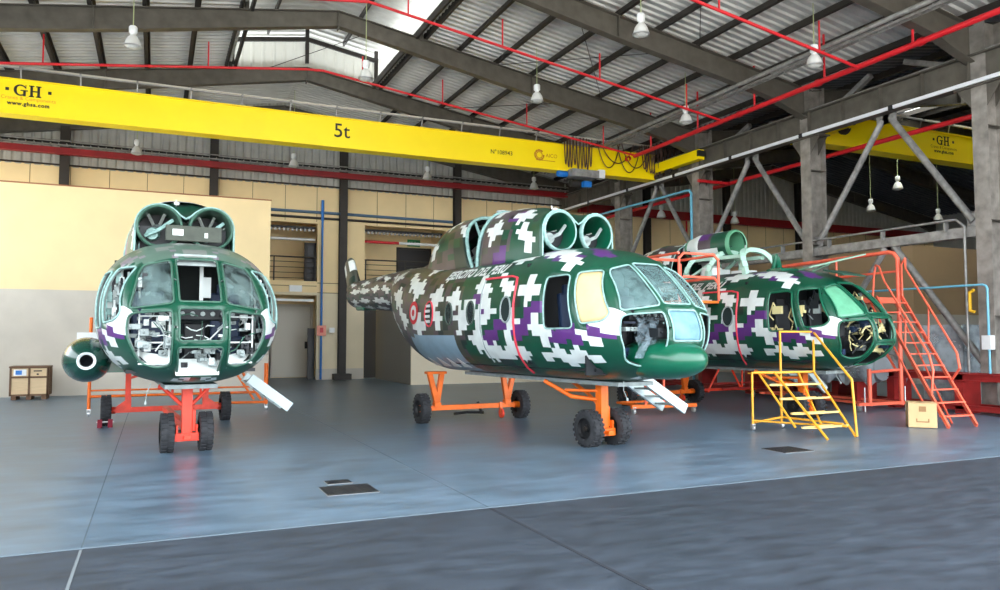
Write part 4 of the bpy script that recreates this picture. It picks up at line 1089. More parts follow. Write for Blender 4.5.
while t < 12.6:
    for v in (6,14,22,30,38):
        rows = STAMPS[rr.randrange(6)]; stamp_u = int((t+rr.uniform(-.2,.2))/.1); vv = v+rr.randrange(-2,3)
        for r, row in enumerate(rows):
            for c, ch in enumerate(row):
                if ch == '#': PAINT[(stamp_u-c, vv+3-r)] = C_W
    t += .8
def hash2(a, b, k=0):
    x = math.sin(a*127.1+b*311.7+k*74.7)*43758.5453; return x-math.floor(x)
def camo(t, v, z, variant):
    u = int(t/.1)
    if variant == 2 and z < .7 and 4.6 < t < 6.5 and v > 1: return C_GR
    if variant == 1 and (z > 1.68 and t > .9 or z > 1.8):
        h = .6*hash2(u//3, v//3, 41)+.4*hash2(u, v//2, 42)
        return C_F1 if h < .4 else (C_F2 if h < .75 else C_F3)
    c = PAINT.get((u, v))
    if c is not None: return c
    rear = t > 3.9+.5*hash2(v//3, 1) or (v > 33 and t > 2.2)
    if rear:
        h = .5*hash2(u//4, v//4, 2)+.35*hash2(u//2, v//2, 3)+.15*hash2(u, v, 4)
        return C_O if h < .42 else (C_B if h < .62 else (C_D if h < .78 else (C_G if h < .86 else C_O)))
    if t > 2.3 and hash2(u//2, v//2, 6) > .86: return C_D
    return C_G
def paint_mat(name, rough):
    m = bpy.data.materials.new(name); m.use_nodes = True; nt = m.node_tree; b = nt.nodes['Principled BSDF']
    at = nt.nodes.new('ShaderNodeAttribute'); at.attribute_name = 'camouflage'
    nz = nt.nodes.new('ShaderNodeTexNoise'); nz.inputs['Scale'].default_value = 3; nz.inputs['Detail'].default_value = 7
    tc = nt.nodes.new('ShaderNodeTexCoord'); nt.links.new(tc.outputs['Object'], nz.inputs['Vector'])
    cr = nt.nodes.new('ShaderNodeValToRGB'); cr.color_ramp.elements[0].position = .3; cr.color_ramp.elements[0].color = (.8,.8,.8,1); cr.color_ramp.elements[1].position = .6; cr.color_ramp.elements[1].color = (1,1,1,1)
    mx = nt.nodes.new('ShaderNodeMix'); mx.data_type = 'RGBA'; mx.blend_type = 'MULTIPLY'; mx.inputs['Factor'].default_value = 1
    nt.links.new(nz.outputs['Fac'], cr.inputs['Fac']); nt.links.new(at.outputs['Color'], mx.inputs['A']); nt.links.new(cr.outputs['Color'], mx.inputs['B'])
    nt.links.new(mx.outputs['Result'], b.inputs['Base Color']); b.inputs['Roughness'].default_value = rough
    b.inputs['Coat Weight'].default_value = .25; b.inputs['Coat Roughness'].default_value = .25
    return m
CAMO = paint_mat('camouflage_paint', .38)
GRN = mat('gloss_green_paint', rgb(10,92,66), .3, 0, .08, 4, coat=.3)
LINER = mat('cabin_liner_dark', rgb(38,44,44), .8)
FRAME1 = mat('window_frame_pale_green', rgb(64,100,84), .5, 0, .25, 14)
FRAME2 = mat('window_frame_blue_white', rgb(140,176,170), .5, 0, .25, 14)
DUST = glass('dusty_windscreen_glass', rgb(116,138,136), .38, .12, .34, 4)
CLEAR = glass('smoky_cockpit_glass', rgb(120,150,150), .35, .08, .2, 7)
GFILM = mat('green_masking_film', rgb(98,164,130), .4, 0, .12, 9, .3)
PAPER = mat('cream_masking_paper', rgb(216,190,140), .7, 0, .06, 6, .4)
FROST = mat('frosted_blue_white_film', rgb(112,150,166), .7, 0, .25, 5, .3, .2)
INT_G = mat('equipment_grey', rgb(150,160,158), .5, .2, .2, 8)
INT_W = mat('equipment_white', rgb(214,220,216), .5)
INT_C = mat('wiring_cream', rgb(222,208,150), .5)
INT_B = mat('equipment_black', rgb(20,24,28), .5)
INT_N = mat('equipment_navy', rgb(30,50,80), .5)
OLV = mat('porthole_rim_olive', rgb(70,84,76), .5)
PINK = mat('door_edge_red_tape', rgb(218,62,78), .45)
ROSE = mat('roundel_red', rgb(200,24,40), .45)
def painted(name, verts, faces, cols, m, parent, mats=None, smooth=True):
    me = bpy.data.meshes.new(name); me.from_pydata(verts, [], faces)
    at = me.color_attributes.new('camouflage', 'FLOAT_COLOR', 'CORNER')
    li = 0; data = []
    for f, c in zip(faces, cols):
        for _ in f: data += list(c)
    at.data.foreach_set('color', data)
    for q in (mats or [m]): me.materials.append(q)
    me.polygons.foreach_set('use_smooth', [smooth]*len(faces)); me.update()
    o = bpy.data.objects.new(name, me); COL.objects.link(o); o.parent = parent
    return o
def on_skin(op, p, off):
    return front_pt(p[0], p[1], off) if op[0] == 'f' else side_pt(op[2], p[0], p[1], off)
def pane(op, name, m, parent, off=-.012, label=None, rings=5):
    poly = densify(op[1], .07); n = len(poly); cx = sum(p[0] for p in poly)/n; cy = sum(p[1] for p in poly)/n
    vs = []; fs = []
    for k in range(rings):
        f = 1-k/rings
        for p in poly: vs.append(on_skin(op, (cx+(p[0]-cx)*f, cy+(p[1]-cy)*f), off))
    vs.append(on_skin(op, (cx,cy), off))
    for k in range(rings-1):
        for i in range(n): fs.append((k*n+i, k*n+(i+1) % n, (k+1)*n+(i+1) % n, (k+1)*n+i))
    for i in range(n): fs.append(((rings-1)*n+i, (rings-1)*n+(i+1) % n, rings*n))
    mb = MB(); mb.add(vs, fs, True); o = mb.build(name, m, parent, label)
    sd = o.modifiers.new('thick', 'SOLIDIFY'); sd.thickness = .006
    return o
def skin_tube(pts3, r, name, m, parent, closed=True, label=None):
    return MB().tube(pts3, r, 8, closed).build(name, m, parent, label)
def helicopter(variant, loc, rz, label):
    H = thing('helicopter', label, 'helicopter', loc, rz)
    R = random.Random(variant*11)
    ops = list(OPEN.items())
    # skin
    V = []; idx = {}
    base = []
    for i, t_ in enumerate(TS):
        for j in range(NR): y, z = RINGS[i][j]; base.append([y, t_, z])
    faces = []; cols = []; removed = []
    for i in range(len(TS)-1):
        for j in range(NR):
            a, b, c, d = i*NR+j, i*NR+(j+1) % NR, (i+1)*NR+(j+1) % NR, (i+1)*NR+j
            cy = sum(base[k][0] for k in (a,b,c,d))/4; ct = sum(base[k][1] for k in (a,b,c,d))/4; cz = sum(base[k][2] for k in (a,b,c,d))/4
            hit = None
            for nm, op in ops:
                if op[0] == 'f':
                    if ct < 1.25 and inside((cy,cz), op[1]): hit = nm; break
                elif ct < 2.2 and cy*op[2] > 0 and inside((ct,cz), op[1]): hit = nm; break
            if hit: removed.append((hit,(a,b,c,d))); continue
            faces.append((a,b,c,d)); v = j if j < NR//2 else NR-1-j
            cols.append(camo(ct, v, cz, variant))
    used_k = set(k for f in faces for k in f)
    snap = {}
    for nm, f in removed:
        for k in f:
            if k in used_k: snap.setdefault(k, nm)
    pos = []
    for k, (y, t_, z) in enumerate(base):
        if k in snap:
            op = OPEN[snap[k]]
            q = nearest((y,z) if op[0] == 'f' else (t_,z), op[1]); pos.append(on_skin(op, q, 0))
        else: pos.append(loc3(y, t_, z))
    # belly close at the nose pole
    fus = painted('fuselage', pos, faces, cols, CAMO, H, [CAMO, LINER if variant != 1 else mat('cabin_liner_pale', rgb(128,138,134), .8, 0, .2, 6)])
    bm = bmesh.new(); bm.from_mesh(fus.data); bmesh.ops.delete(bm, geom=[v for v in bm.verts if not v.link_faces], context='VERTS'); bmesh.ops.recalc_face_normals(bm, faces=bm.faces)
    bm.faces.ensure_lookup_table(); f0 = max(bm.faces, key=lambda f: f.calc_center_median().z)
    if f0.normal.z < 0: bmesh.ops.reverse_faces(bm, faces=bm.faces)
    bm.to_mesh(fus.data); bm.free()
    sd = fus.modifiers.new('skin', 'SOLIDIFY'); sd.thickness = .035; sd.offset = -1; sd.material_offset = 1; sd.material_offset_rim = 1
    fm = {1:FRAME1,2:FRAME2,3:GRN}[variant]
    for nm, op in ops:
        fr = skin_tube([on_skin(op, p, .0) for p in densify(op[1], .07)], (.014,.013,.018)[variant-1], 'window_frame', FRAME2 if variant == 1 and op[0] == 's' else fm, H)
        g = None
        if variant == 1:
            if 'windscreen' in nm: g = (DUST, None)
        elif variant == 2:
            if 'windscreen' in nm: g = (CLEAR, None)
            elif nm == 'upper_middle_pane': g = (CLEAR, None)
            elif 'pilot' in nm: g = (PAPER, 'window covered with cream masking paper')
            elif nm == 'nose_middle_pane': g = (FROST, 'frosted blue white window')
            elif nm == 'nose_lower_pane': g = (GRN, 'green painted panel')
        else:
            if nm == 'left_windscreen': g = (GFILM, 'windscreen masked with green film')
        if g: pane(op, 'window_pane', g[0], H, label=g[1])
    # tail end and fin
    w, zb, zt, zc, n = section(12.6)
    vs = []; fs = []; cs = []; NF = 20
    path = [(12.6,1.85,.36,.36),(12.75,1.84,.33,.34),(12.88,1.9,.27,.33),(12.98,2.03,.2,.31),(13.1,2.25,.16,.3),(13.24,2.5,.14,.29),(13.36,2.72,.13,.27),(13.42,2.82,.1,.2),(13.44,2.86,.02,.06)]
    dirs = [0,.1,.45,.85,1.02,1.02,1.02,1.02,1.02]
    fine = []
    for k in range(len(path)-1):
        for q in range(3):
            f = q/3; fine.append([path[k][i]+(path[k+1][i]-path[k][i])*f for i in range(4)]+[dirs[k]+(dirs[k+1]-dirs[k])*f])
    fine.append(list(path[-1])+[dirs[-1]])
    for (t_, z_, wy, wc, an) in fine:
        t_ -= .4
        for j in range(NF):
            a = 2*math.pi*j/NF; yy = wy*math.cos(a); cc = wc*math.sin(a)
            vs.append(loc3(yy, t_-cc*math.sin(an), z_+cc*math.cos(an)))
    for i in range(len(fine)-1):
        for j in range(NF):
            fs.append((i*NF+j, i*NF+(j+1) % NF, (i+1)*NF+(j+1) % NF, (i+1)*NF+j))
            h = hash2(i//3, j//3, 9); cs.append(C_W if 14 <= i < 18 and j % 10 < 8 else (C_W if i < 9 and h > .7 else (C_O if h > .25 else C_D)))
    painted('tail_fin', vs, fs, cs, CAMO, H)
    if variant == 2:
        MB().use(GRN).box(loc3(0,11.7,1.5),(.4,.6,.2)).build('tail_skid_fairing', GRN, H, bevel=.05)
    # engine cowling
    def cowl(tab, name, shear=0.):
        vs = []; fs = []; cs = []; NP = 34; ts = []
        t_ = tab[0][0]
        while t_ < tab[-1][0]+.001: ts.append(t_); t_ += .1
        for t_ in ts:
            wc = lerp_tab(tab, t_, 1); zt = lerp_tab(tab, t_, 2)
            for k in range(NP+1):
                a = math.pi*k/NP; c, s = math.cos(a), math.sin(a)
                y = wc*math.copysign(abs(c)**(2/2.4), c); z = 1.8+(zt-1.8)*abs(s)**(2/2.8)
                if not shear and t_ < 3.3:
                    f = (3.3-t_)/(3.3-tab[0][0]); f = f*f*(3-2*f); ly, lz = LOBE[k]; y = y*(1-f)+ly*f; z = z*(1-f)+lz*f
                tt = t_-shear*(1-min(1, (z-1.8)/1.2))*max(0, 1-(t_-tab[0][0])/1.2)
                dp = 0; vs.append(loc3(y, tt, z-dp))
        for i in range(len(ts)-1):
            for k in range(NP):
                a = i*(NP+1)+k; fs.append((a, a+1, a+NP+2, a+NP+1))
                u, v = int(ts[i]/.1), k if k < NP//2 else NP-1-k
                h = .6*hash2(u//4, v//3, 21)+.4*hash2(u//2, v//2, 22)
                cc = C_O if h < .4 else (C_B if h < .6 else (C_P if h < .68 and ts[i] < 4 else C_G if h < .75 else C_D))
                if ts[i] < 3.3 and h < .9: cc = C_G
                cs.append(cc)
        # crosses
        grid = {}
        for (tc, vc, k) in ((3.2,9,0),(3.9,5,2),(4.3,12,1),(3.6,15,5),(5.3,6,4),(5.9,11,0),(6.6,5,1),(6.9,13,2),(5.1,15,5),(2.95,4,1)):
            for s in (0,1):
                for r, row in enumerate(STAMPS[k]):
                    for c, ch in enumerate(row):
                        if ch == '#': grid[(int(tc/.1)-c+3, (vc+3-r) if s == 0 else NP-1-(vc+3-r))] = 1
        q = 0
        for i in range(len(ts)-1):
            for k in range(NP):
                if (int(round(ts[i]/.1)), k) in grid: cs[q] = C_W
                q += 1
        o = painted(name, vs, fs, cs, CAMO, H, [CAMO, FRAME2])
        sd = o.modifiers.new('skin', 'SOLIDIFY'); sd.thickness = .03; sd.offset = 0; sd.material_offset_rim = 1
        return o
    rim_m = FRAME2 if variant == 2 else FRAME1
    if variant in (1,2):
        cowl([(2.47,.72,2.76),(2.8,.76,2.84),(3.3,.8,2.94),(3.8,.82,3.0),(4.45,.8,3.03)], 'engine_cowling')
        cowl([(5.3,.8,3.04),(5.8,.78,3.06),(6.3,.72,3.0),(6.7,.64,2.84),(7.0,.54,2.6),(7.3,.42,2.36),(7.9,.3,2.3)], 'gearbox_cowling', .75)
        for s in (-1,1):
            for q in (4.62,5.1): 
                pass
            mb = MB(); c = loc3(s*.385,2.5,2.42)
            mb.lathe([(.3,.9),(.31,.35),(.325,.1),(.335,.0),(.325,-.05),(.31,-.05),(.3,0),(.29,.15),(.28,.9)], c, (0,1,0), 32)
            it = mb.build('engine_intake', GRN if variant == 2 else mat('weathered_green_paint', rgb(70,100,84), .5, 0, .3, 6), H)
            MB().lathe([(.33,-.055),(.345,-.03),(.352,0),(.34,.02),(.31,-.03),(.302,-.05),(.315,-.062),(.33,-.055)], c, (0,1,0), 32).build('intake_rim', rim_m, it)
            mb = MB(); mb.lathe([(0,.34),(.07,.4),(.1,.5),(.11,.7),(0,.75)], c, (0,1,0), 16); mb.build('engine_hub', INT_G, it)
            mb = MB(); mb.lathe([(.3,.72),(0,.72)], c, (0,1,0), 24); mb.build('intake_back_plate', INT_B, it)
            mb = MB()
            for k in range(7):
                a = k*math.pi*2/7+.3; mb.bar(V3(c)+V3((.09*math.cos(a),.6,.09*math.sin(a))), V3(c)+V3((.3*math.cos(a),.45,.3*math.sin(a))), .05, .015)
            mb.build('guide_vane', INT_W, it)
            mb = MB(); mb.lathe([(0,-.09),(.09,-.09),(.11,0),(.09,.09),(0,.09)], V3(c)+V3((-.08,.22,-.1)), (.2,1,.1), 14)
            mb.tube([V3(c)+V3((-.2,.1,-.15)),V3(c)+V3((0,.0,-.05)),V3(c)+V3((.2,.1,.12))], .03, 6); mb.build('starter_unit', FRAME2 if variant == 1 else INT_G, it)
        mb = MB()
        mb.box(loc3(0,2.8,2.2),(1.3,.04,.5)); mb.build('cowling_bulkhead', INT_B, H)
        # open bay between the cowlings : hoops and struts
        for q, tt in enumerate((4.45,5.28)):
            mb = MB(); pts = []
            for k in range(15):
                a = math.pi*k/14; c_, s_ = math.cos(a), math.sin(a)
                pts.append(loc3(.81*math.copysign(abs(c_)**(2/2.4), c_), tt-(.75*(1-abs(s_)**(2/2.8)) if q else 0), 1.8+1.24*abs(s_)**(2/2.8)))
            mb.tube(pts, .035, 8); mb.build('bay_hoop', FRAME2, H)
        for s in (-1,1):
            MB().tube([loc3(s*.6,5.0,1.95),loc3(s*.5,4.5,2.85)], .03, 6).build('gearbox_strut', FRAME2, H); MB().tube([loc3(s*.5,4.5,2.0),loc3(s*.4,5.2,2.9)], .03, 6).build('gearbox_strut', FRAME2, H)
        mb = MB(); mb.lathe([(0,1.9),(.4,1.9),(.42,2.2),(.3,2.35),(.28,2.6),(.14,2.7),(.12,3.12),(0,3.12)], (0,4.85-T0,ZB), (0,0,1), 18); mb.build('gearbox', INT_G, H)
        mb = MB(); mb.tube([loc3(-.1,3.05,2.78),loc3(-.1,3.1,2.96)], .01, 5); mb.lathe([(0,0),(.04,.0),(.05,.04),(0,.05)], loc3(-.1,3.0,2.86), n=10); mb.build('beacon', WHITE, H)
    else:
        tube = MB(); c = loc3(0,3.6,2.84)
        tube.lathe([(.30,1.5),(.36,1.4),(.38,.9),(.37,.2),(.345,0),(.33,-.02),(.31,0),(.3,.3),(.28,1.5)], c, (0,1,0), 28)
        # painted barrel
        N = 28; vs = []; fs = []; cs = []
        for i in range(17):
            for j in range(N): 
                a = 2*math.pi*j/N; rr_ = .335 if i < 11 else .335-(i-10)*.025; vs.append((c[0]+rr_*math.cos(a), c[1]+i*.1, c[2]+rr_*math.sin(a)))
        for i in range(16):
            for j in range(N):
                fs.append((i*N+j, i*N+(j+1) % N, (i+1)*N+(j+1) % N, (i+1)*N+j)); h = hash2(i//3, j//3, 31)
                cs.append(C_W if h > .72 else (C_P if h > .55 and i < 9 else (C_G if i < 5 else C_B)))
        b = painted('oil_cooler_barrel', vs, fs, cs, CAMO, H)
        MB().lathe([(.29,-.03),(.32,-.04),(.345,0),(.345,.05),(.3,.05),(.28,.4),(.25,1.4)], c, (0,1,0), 28).build('barrel_rim', mat('barrel_green', rgb(90,150,116), .35), b)
        mb = MB(); mb.lathe([(0,.3),(.09,.34),(.1,.5),(0,.52)], c, (0,1,0), 14)
        for k in range(8):
            a = k*math.pi/4; mb.bar(V3(c)+V3((.06*math.cos(a),.45,.06*math.sin(a))), V3(c)+V3((.27*math.cos(a),.4,.27*math.sin(a))), .09, .015)
        mb.build('fan', GRN, b)
        FH = mat('hoop_pale_green', rgb(168,204,186), .4)
        for tt, ly in ((3.15,.05),(3.8,0),(4.5,0)):
            pts = []
            for k in range(17):
                a = math.pi*k/16; c_, s_ = math.cos(a), math.sin(a)
                pts.append(loc3(.56*math.copysign(abs(c_)**.75, c_), tt-.3*(1-abs(s_)) if tt < 3.5 else tt+.2*(1-abs(s_)), 1.9+.76*abs(s_)**.55))
            mb = MB()
            for a, b2 in zip(pts, pts[1:]): mb.bar(a, b2, .12, .1)
            mb.build('cowling_hoop', FH, H)
        mb = MB()
        for s in (-1,1): mb.bar(loc3(s*.35,3.15,2.5),loc3(s*.35,4.6,2.52),.1,.08); mb.bar(loc3(s*.3,3.9,2.5),loc3(s*.5,4.8,2.0),.1,.05)
        mb.build('cowling_rail', FH, H)
        mb = MB(); mb.lathe([(0,0),(.25,0),(.25,.3),(.15,.36),(0,.36)], loc3(-.2,4.2,2.0), n=16); mb.box(loc3(.2,4.4,2.15),(.4,.5,.3)); mb.box(loc3(.0,3.4,2.1),(.4,.4,.2)); mb.build('gearbox', INT_W, H)
        cowl([(5.0,.74,2.95),(5.7,.76,3.0),(6.3,.68,2.9),(6.9,.56,2.65),(7.4,.42,2.42),(7.8,.3,2.2)], 'gearbox_cowling')
        MB().box(loc3(-.78,5.5,2.35),(.03,.5,.45)).build('vent_panel', mat('vent_brown', rgb(150,110,80), .6), H)
        # roof bracket, open hatch
        mb = MB(); mb.bar(loc3(0,2.5,2.08),loc3(-.0,2.55,2.5),.05,.12); mb.tube([loc3(-.3,2.5,2.1),loc3(-.12,2.5,2.16),loc3(-.03,2.5,2.45)], .045, 8); mb.tube([loc3(.3,2.5,2.1),loc3(.12,2.5,2.16),loc3(.03,2.5,2.45)], .045, 8)
        mb.box(loc3(.1,2.3,2.12),(.8,.3,.08)); mb.build('roof_bracket', GRN, H)
        mb = MB(); mb.poly([loc3(.2,2.1,2.12),loc3(1.15,1.5,2.4),loc3(1.1,1.1,2.42),loc3(.1,1.75,2.14)], (0,0,.03)); mb.tube([loc3(.4,1.9,2.1),loc3(.6,1.6,2.25)], .02, 6); mb.build('open_hatch_panel', mat('hatch_pale_green', rgb(120,158,134), .5), H)
        mb = MB(); mb.poly([loc3(-.3,1.15,2.02),loc3(.45,1.15,2.02),loc3(.45,.7,1.9),loc3(-.3,.7,1.9)], (0,0,.03)); mb.build('visor', C_DG, H)
    if variant == 1:
        MB().box(loc3(.12,2.42,2.32),(.84,.03,.25)).build('folded_step_panel', mat('olive_panel', rgb(66,72,62), .6, .1, .2, 8), H, bevel=.01)
        mb = MB(); mb.box(loc3(-.12,2.4,2.33),(.16,.02,.1)); mb.box(loc3(.3,2.4,2.3),(.05,.02,.08)); mb.build('panel_cutout', INT_W, H)
        # white cover on top
        mb = MB(); vs = []
        for i in range(7):
            for k in range(13):
                y = -.55+1.1*k/12; t_ = 3.05+i*.22; zt = lerp_tab([(2.8,.76,2.84),(3.3,.8,2.94),(3.8,.82,3.0),(4.45,.8,3.03)], t_, 2)
                vs.append(loc3(y, t_, 1.8+(zt+.035-1.8)*(1-(abs(y)/.8)**2.6)**(1/2.8)))
        mb.add(vs, [(i*13+k,i*13+k+1,(i+1)*13+k+1,(i+1)*13+k) for i in range(6) for k in range(12)], True); mb.build('cowling_top_cover', mat('white_cover_cloth', rgb(232,234,230), .6), H)
        # side fuel tank
        tk = thing('x','x','x'); bpy.data.objects.remove(tk)
        mb = MB(); c = (-1.33,-.35,.34+ZB)
        mb.lathe([(.085,.15),(.09,.03),(.12,.0),(.2,.06),(.265,.17),(.31,.36),(.33,.7),(.33,2.4),(.28,2.9),(.15,3.2),(0,3.25)], c, (0,1,0), 30); tk = mb.build('side_tank', mat('dark_green_gloss', rgb(10,58,46), .25, 0, .06, 4, coat=.5), H)
        MB().lathe([(.085,.04),(.09,-.0),(.12,-.02),(.128,.02),(.085,.06)], c, (0,1,0), 26).build('tank_ring', WHITE, tk, 'white ring around the tank mouth')
        MB().lathe([(0,.25),(.07,.2),(.088,.1)], c, (0,1,0), 20).build('tank_mouth', INT_B, tk)
        MB().box((-1.05,.6,.3+ZB),(.5,.8,.3)).build('tank_mount', GRN, H)
    if variant == 2:
        mb = MB(); vs = []; fs = []; n1, n2 = 18, 28
        for i in range(n1+1):
            a = math.pi*i/n1-math.pi/2
            for j in range(n2):
                b = 2*math.pi*j/n2; ca = abs(math.cos(a))**.8
                cb, sb = math.cos(b), math.sin(b)
                vs.append(loc3(-.05+.46*math.copysign(abs(math.sin(a))**.85, math.sin(a)), .5+.72*ca*math.copysign(abs(cb)**.9, cb), .36+.29*ca*math.copysign(abs(sb)**.9, sb)))
        fs = [(i*n2+j,i*n2+(j+1) % n2,(i+1)*n2+(j+1) % n2,(i+1)*n2+j) for i in range(n1) for j in range(n2)]
        mb.add(vs, fs, True); mb.build('radome', GRN, H, 'glossy green radar bulge under the nose')
        # riveted strip over the clamshell
        mb = MB()
        for tt in (4.85,5.25,5.65,6.05): mb.poly([side_pt(-1,tt-.14,.13,.02),side_pt(-1,tt+.14,.13,.02),side_pt(-1,tt,.3,.02)], (-.01,0,0))
        mb.build('rubbing_patch', INT_W, H)
    # door rims on the near side
    if variant in (2,3,1):
        for s in ((-1,) if variant != 1 else (-1,1)):
            pts = [side_pt(s,t_,z_,.012) for t_, z_ in ((3.62,1.66),(3.2,1.66),(2.8,1.66),(2.62,1.62),(2.58,1.5),(2.58,1.2),(2.58,.9),(2.6,.6),(2.64,.4),(2.72,.2),(2.8,.1))]
            if variant != 1: skin_tube(pts, .02, 'door_edge', PINK, H, False, 'red edge of the sliding door')
            skin_tube([side_pt(s,3.62,z_,.006) for z_ in (1.66,1.4,1.1,.8,.5,.25)], .014, 'door_seam', INT_G, H, False)
            for tc, zc_, a_, b_, m_ in ((2.82,1.12,.15,.21,INT_G),(3.95,1.1,.13,.2,OLV),(4.75,1.1,.13,.2,OLV),(5.55,1.12,.17,.24,PINK)):
                skin_tube([side_pt(s, tc+a_*math.cos(q*math.pi/10), zc_+b_*math.sin(q*math.pi/10), .008) for q in range(20)], .016, 'porthole_rim', m_, H)
                ring = [(tc+a_*.93*math.cos(q*math.pi/10), zc_+b_*.93*math.sin(q*math.pi/10)) for q in range(20)]
                mb = MB(); mb.add([side_pt(s,tc,zc_,.006)]+[side_pt(s,p[0],p[1],.006) for p in ring], [(0,q+1,(q+1) % 20+1) for q in range(20)], True)
                mb.build('porthole_glass', mat('porthole_dark_glass', rgb(44,54,54), .12) if tc != 5.6 else INT_G, H)
            if s == -1 and variant == 2:
                mb = MB()
                for z_ in (.95,1.05,1.15,1.25): mb.poly([side_pt(-1,5.5,z_,.012),side_pt(-1,5.7,z_,.012),side_pt(-1,5.7,z_+.05,.012),side_pt(-1,5.5,z_+.05,.012)], (-.003,0,0))
                mb.build('rescue_stripes', INT_W, H)
            if s == -1:
                for rad, m_, of in ((.2,ROSE,.010),(.13,INT_W,.014),(.06,ROSE,.018)):
                    mb = MB(); tc, zc_ = 6.22, 1.16
                    mb.add([side_pt(s,tc,zc_,of)]+[side_pt(s,tc+rad*math.cos(q*math.pi/12),zc_+rad*1.15*math.sin(q*math.pi/12),of) for q in range(24)], [(0,q+1,(q+1) % 24+1) for q in range(24)], True)
                    mb.build('roundel', m_, H)
                # service lettering
                vs, fs = text_mesh('EJERCITO DEL PERU', .3, .014, .3, 'LEFT', 1.02)
                wd = max(v.x for v in vs); L0 = None
                Rg = ring_pts(4.0); acc = 0; prev = Rg[0]
                for q in Rg[1:]:
                    acc += math.hypot(q[0]-prev[0], q[1]-prev[1]); prev = q
                    if q[1] > 1.78: break
                k = 2.1/wd
                mb = MB(); mb.add([arc_pt(-1, 5.2-v.x*k, acc+v.y*.95, .012) for v in vs], fs)
                mb.build('service_lettering', INT_W, H)
                if variant == 2:
                    vs, fs = text_mesh('EP-632', .2, .004, 0, 'LEFT', 1)
                    mb = MB(); mb.add([arc_pt(-1, 11.3-v.x*.9, .72+v.y, .01) for v in vs], fs)
                    mb.build('registration_number', INT_W, H)
    # belly, keel line, antennas
    mb = MB(); mb.box(loc3(0,3.4,-.03),(.7,4.6,.06)); mb.build('belly_keel', INT_G, H)
    mb = MB(); mb.tube([loc3(-.55,.75,.05),loc3(-.6,.7,-.08),loc3(-.62,.6,-.2)], .006, 5); mb.tube([loc3(-.62,.6,-.18),loc3(-.62,.6,-.22)], .015, 8); mb.build('static_probe', INT_G, H)
    # cockpit
    inn = MB(); inn.box(loc3(0,3.2,.2),(1.7,4.4,.05)); inn.build('cabin_floor', INT_B, H)
    MB().box(loc3(0,2.5,1.05),(2.0,.05,1.6)).build('cabin_bulkhead', INT_B if variant != 1 else LINER, H)
    for s in (-1,1):
        mb = MB(); mb.box(loc3(s*.55,1.75,.62),(.46,.46,.12)); mb.box(loc3(s*.55,1.98,1.0),(.44,.1,.72),Matrix.Rotation(-.12,3,'X')); mb.box(loc3(s*.55,1.75,.4),(.3,.3,.36)); mb.box(loc3(s*.55,2.02,1.42),(.26,.08,.16))
        mb.build('pilot_seat', INT_N if variant != 3 else INT_B, H, bevel=.03)
    mb = MB(); mb.box(loc3(0,.72,.98),(1.1,.2,.16)); mb.box(loc3(0,1.2,.62),(.28,.6,.5)); mb.build('instrument_console', INT_B, H, bevel=.02)
    for k in range(8):
        mb = MB(); mb.lathe([(0,-.01),(.03,-.01),(.034,0),(.028,.01),(0,.012)], loc3(-.45+.13*k,.61,.99), (0,-1,0), 12); mb.build('gauge', INT_G, H)
    # equipment racks behind the open nose panes
    def fits(y, t_, z, mg): return implicit(t_, y, z) < 0 and implicit(max(.01, t_-mg), y, z) < -.12 and implicit(t_, abs(y)+mg, z) < -.05
    cnt = 0; tries = 0
    nb = {1:80,2:10,3:16}[variant]
    while cnt < nb and tries < 900:
        tries += 1
        y, t_, z = R.uniform(-.85,.85), R.uniform(.2,.85), R.uniform(.2,1.0)
        if variant == 1 and abs(y) < .3 and z > .6: continue
        if variant == 2 and abs(y) < .3: continue
        a, b_, c_ = (R.uniform(.05,.15), R.uniform(.06,.14), R.uniform(.04,.11)) if variant == 1 else (R.uniform(.07,.22), R.uniform(.08,.2), R.uniform(.05,.17))
        if not fits(y, t_, z, max(a, b_)/2+.02): continue
        mm = R.choice([INT_G,INT_W,INT_W,INT_G,INT_B,INT_G,INT_B] if variant == 1 else [INT_B,INT_B,INT_G,INT_N])
        mb = MB(); mb.box(loc3(y,t_,z),(a,b_,c_)); 
        for q in range(R.randrange(1,4)): mb.lathe([(0,0),(.018,0),(.02,.02),(.01,.03),(0,.03)], loc3(y+R.uniform(-a*.3,a*.3),t_-b_/2,z+R.uniform(-c_*.3,c_*.3)), (0,-1,0), 8)
        mb.build('equipment_box', mm, H, bevel=.006); cnt += 1
    nt_ = {1:34,2:7,3:26}[variant]; cnt = 0; tries = 0
    while cnt < nt_ and tries < 800:
        tries += 1
        y, t_, z = R.uniform(-.8,.8), R.uniform(.2,.7), R.uniform(.25,1.0)
        if variant == 2 and abs(y) < .3: continue
        pts = [V3((y,t_,z))]
        d = V3((R.uniform(-1,1),R.uniform(-.3,.3),R.uniform(-1,1))).normalized()
        for q in range(5):
            d = (d+V3((R.uniform(-.9,.9),R.uniform(-.4,.4),R.uniform(-.9,.9)))*.7).normalized(); pts.append(pts[-1]+d*.09)
        if not all(fits(p.x, p.y, p.z, .03) for p in pts): continue
        mm = R.choice([INT_W,INT_W,INT_G,INT_B,FRAME1]) if variant == 1 else R.choice([INT_C,INT_C,INT_B]) if variant == 3 else INT_B
        MB().tube([loc3(p.x,p.y,p.z) for p in pts], (R.uniform(.005,.011) if variant == 1 else R.uniform(.01,.02)), 6).build('wiring_hose', mm, H); cnt += 1
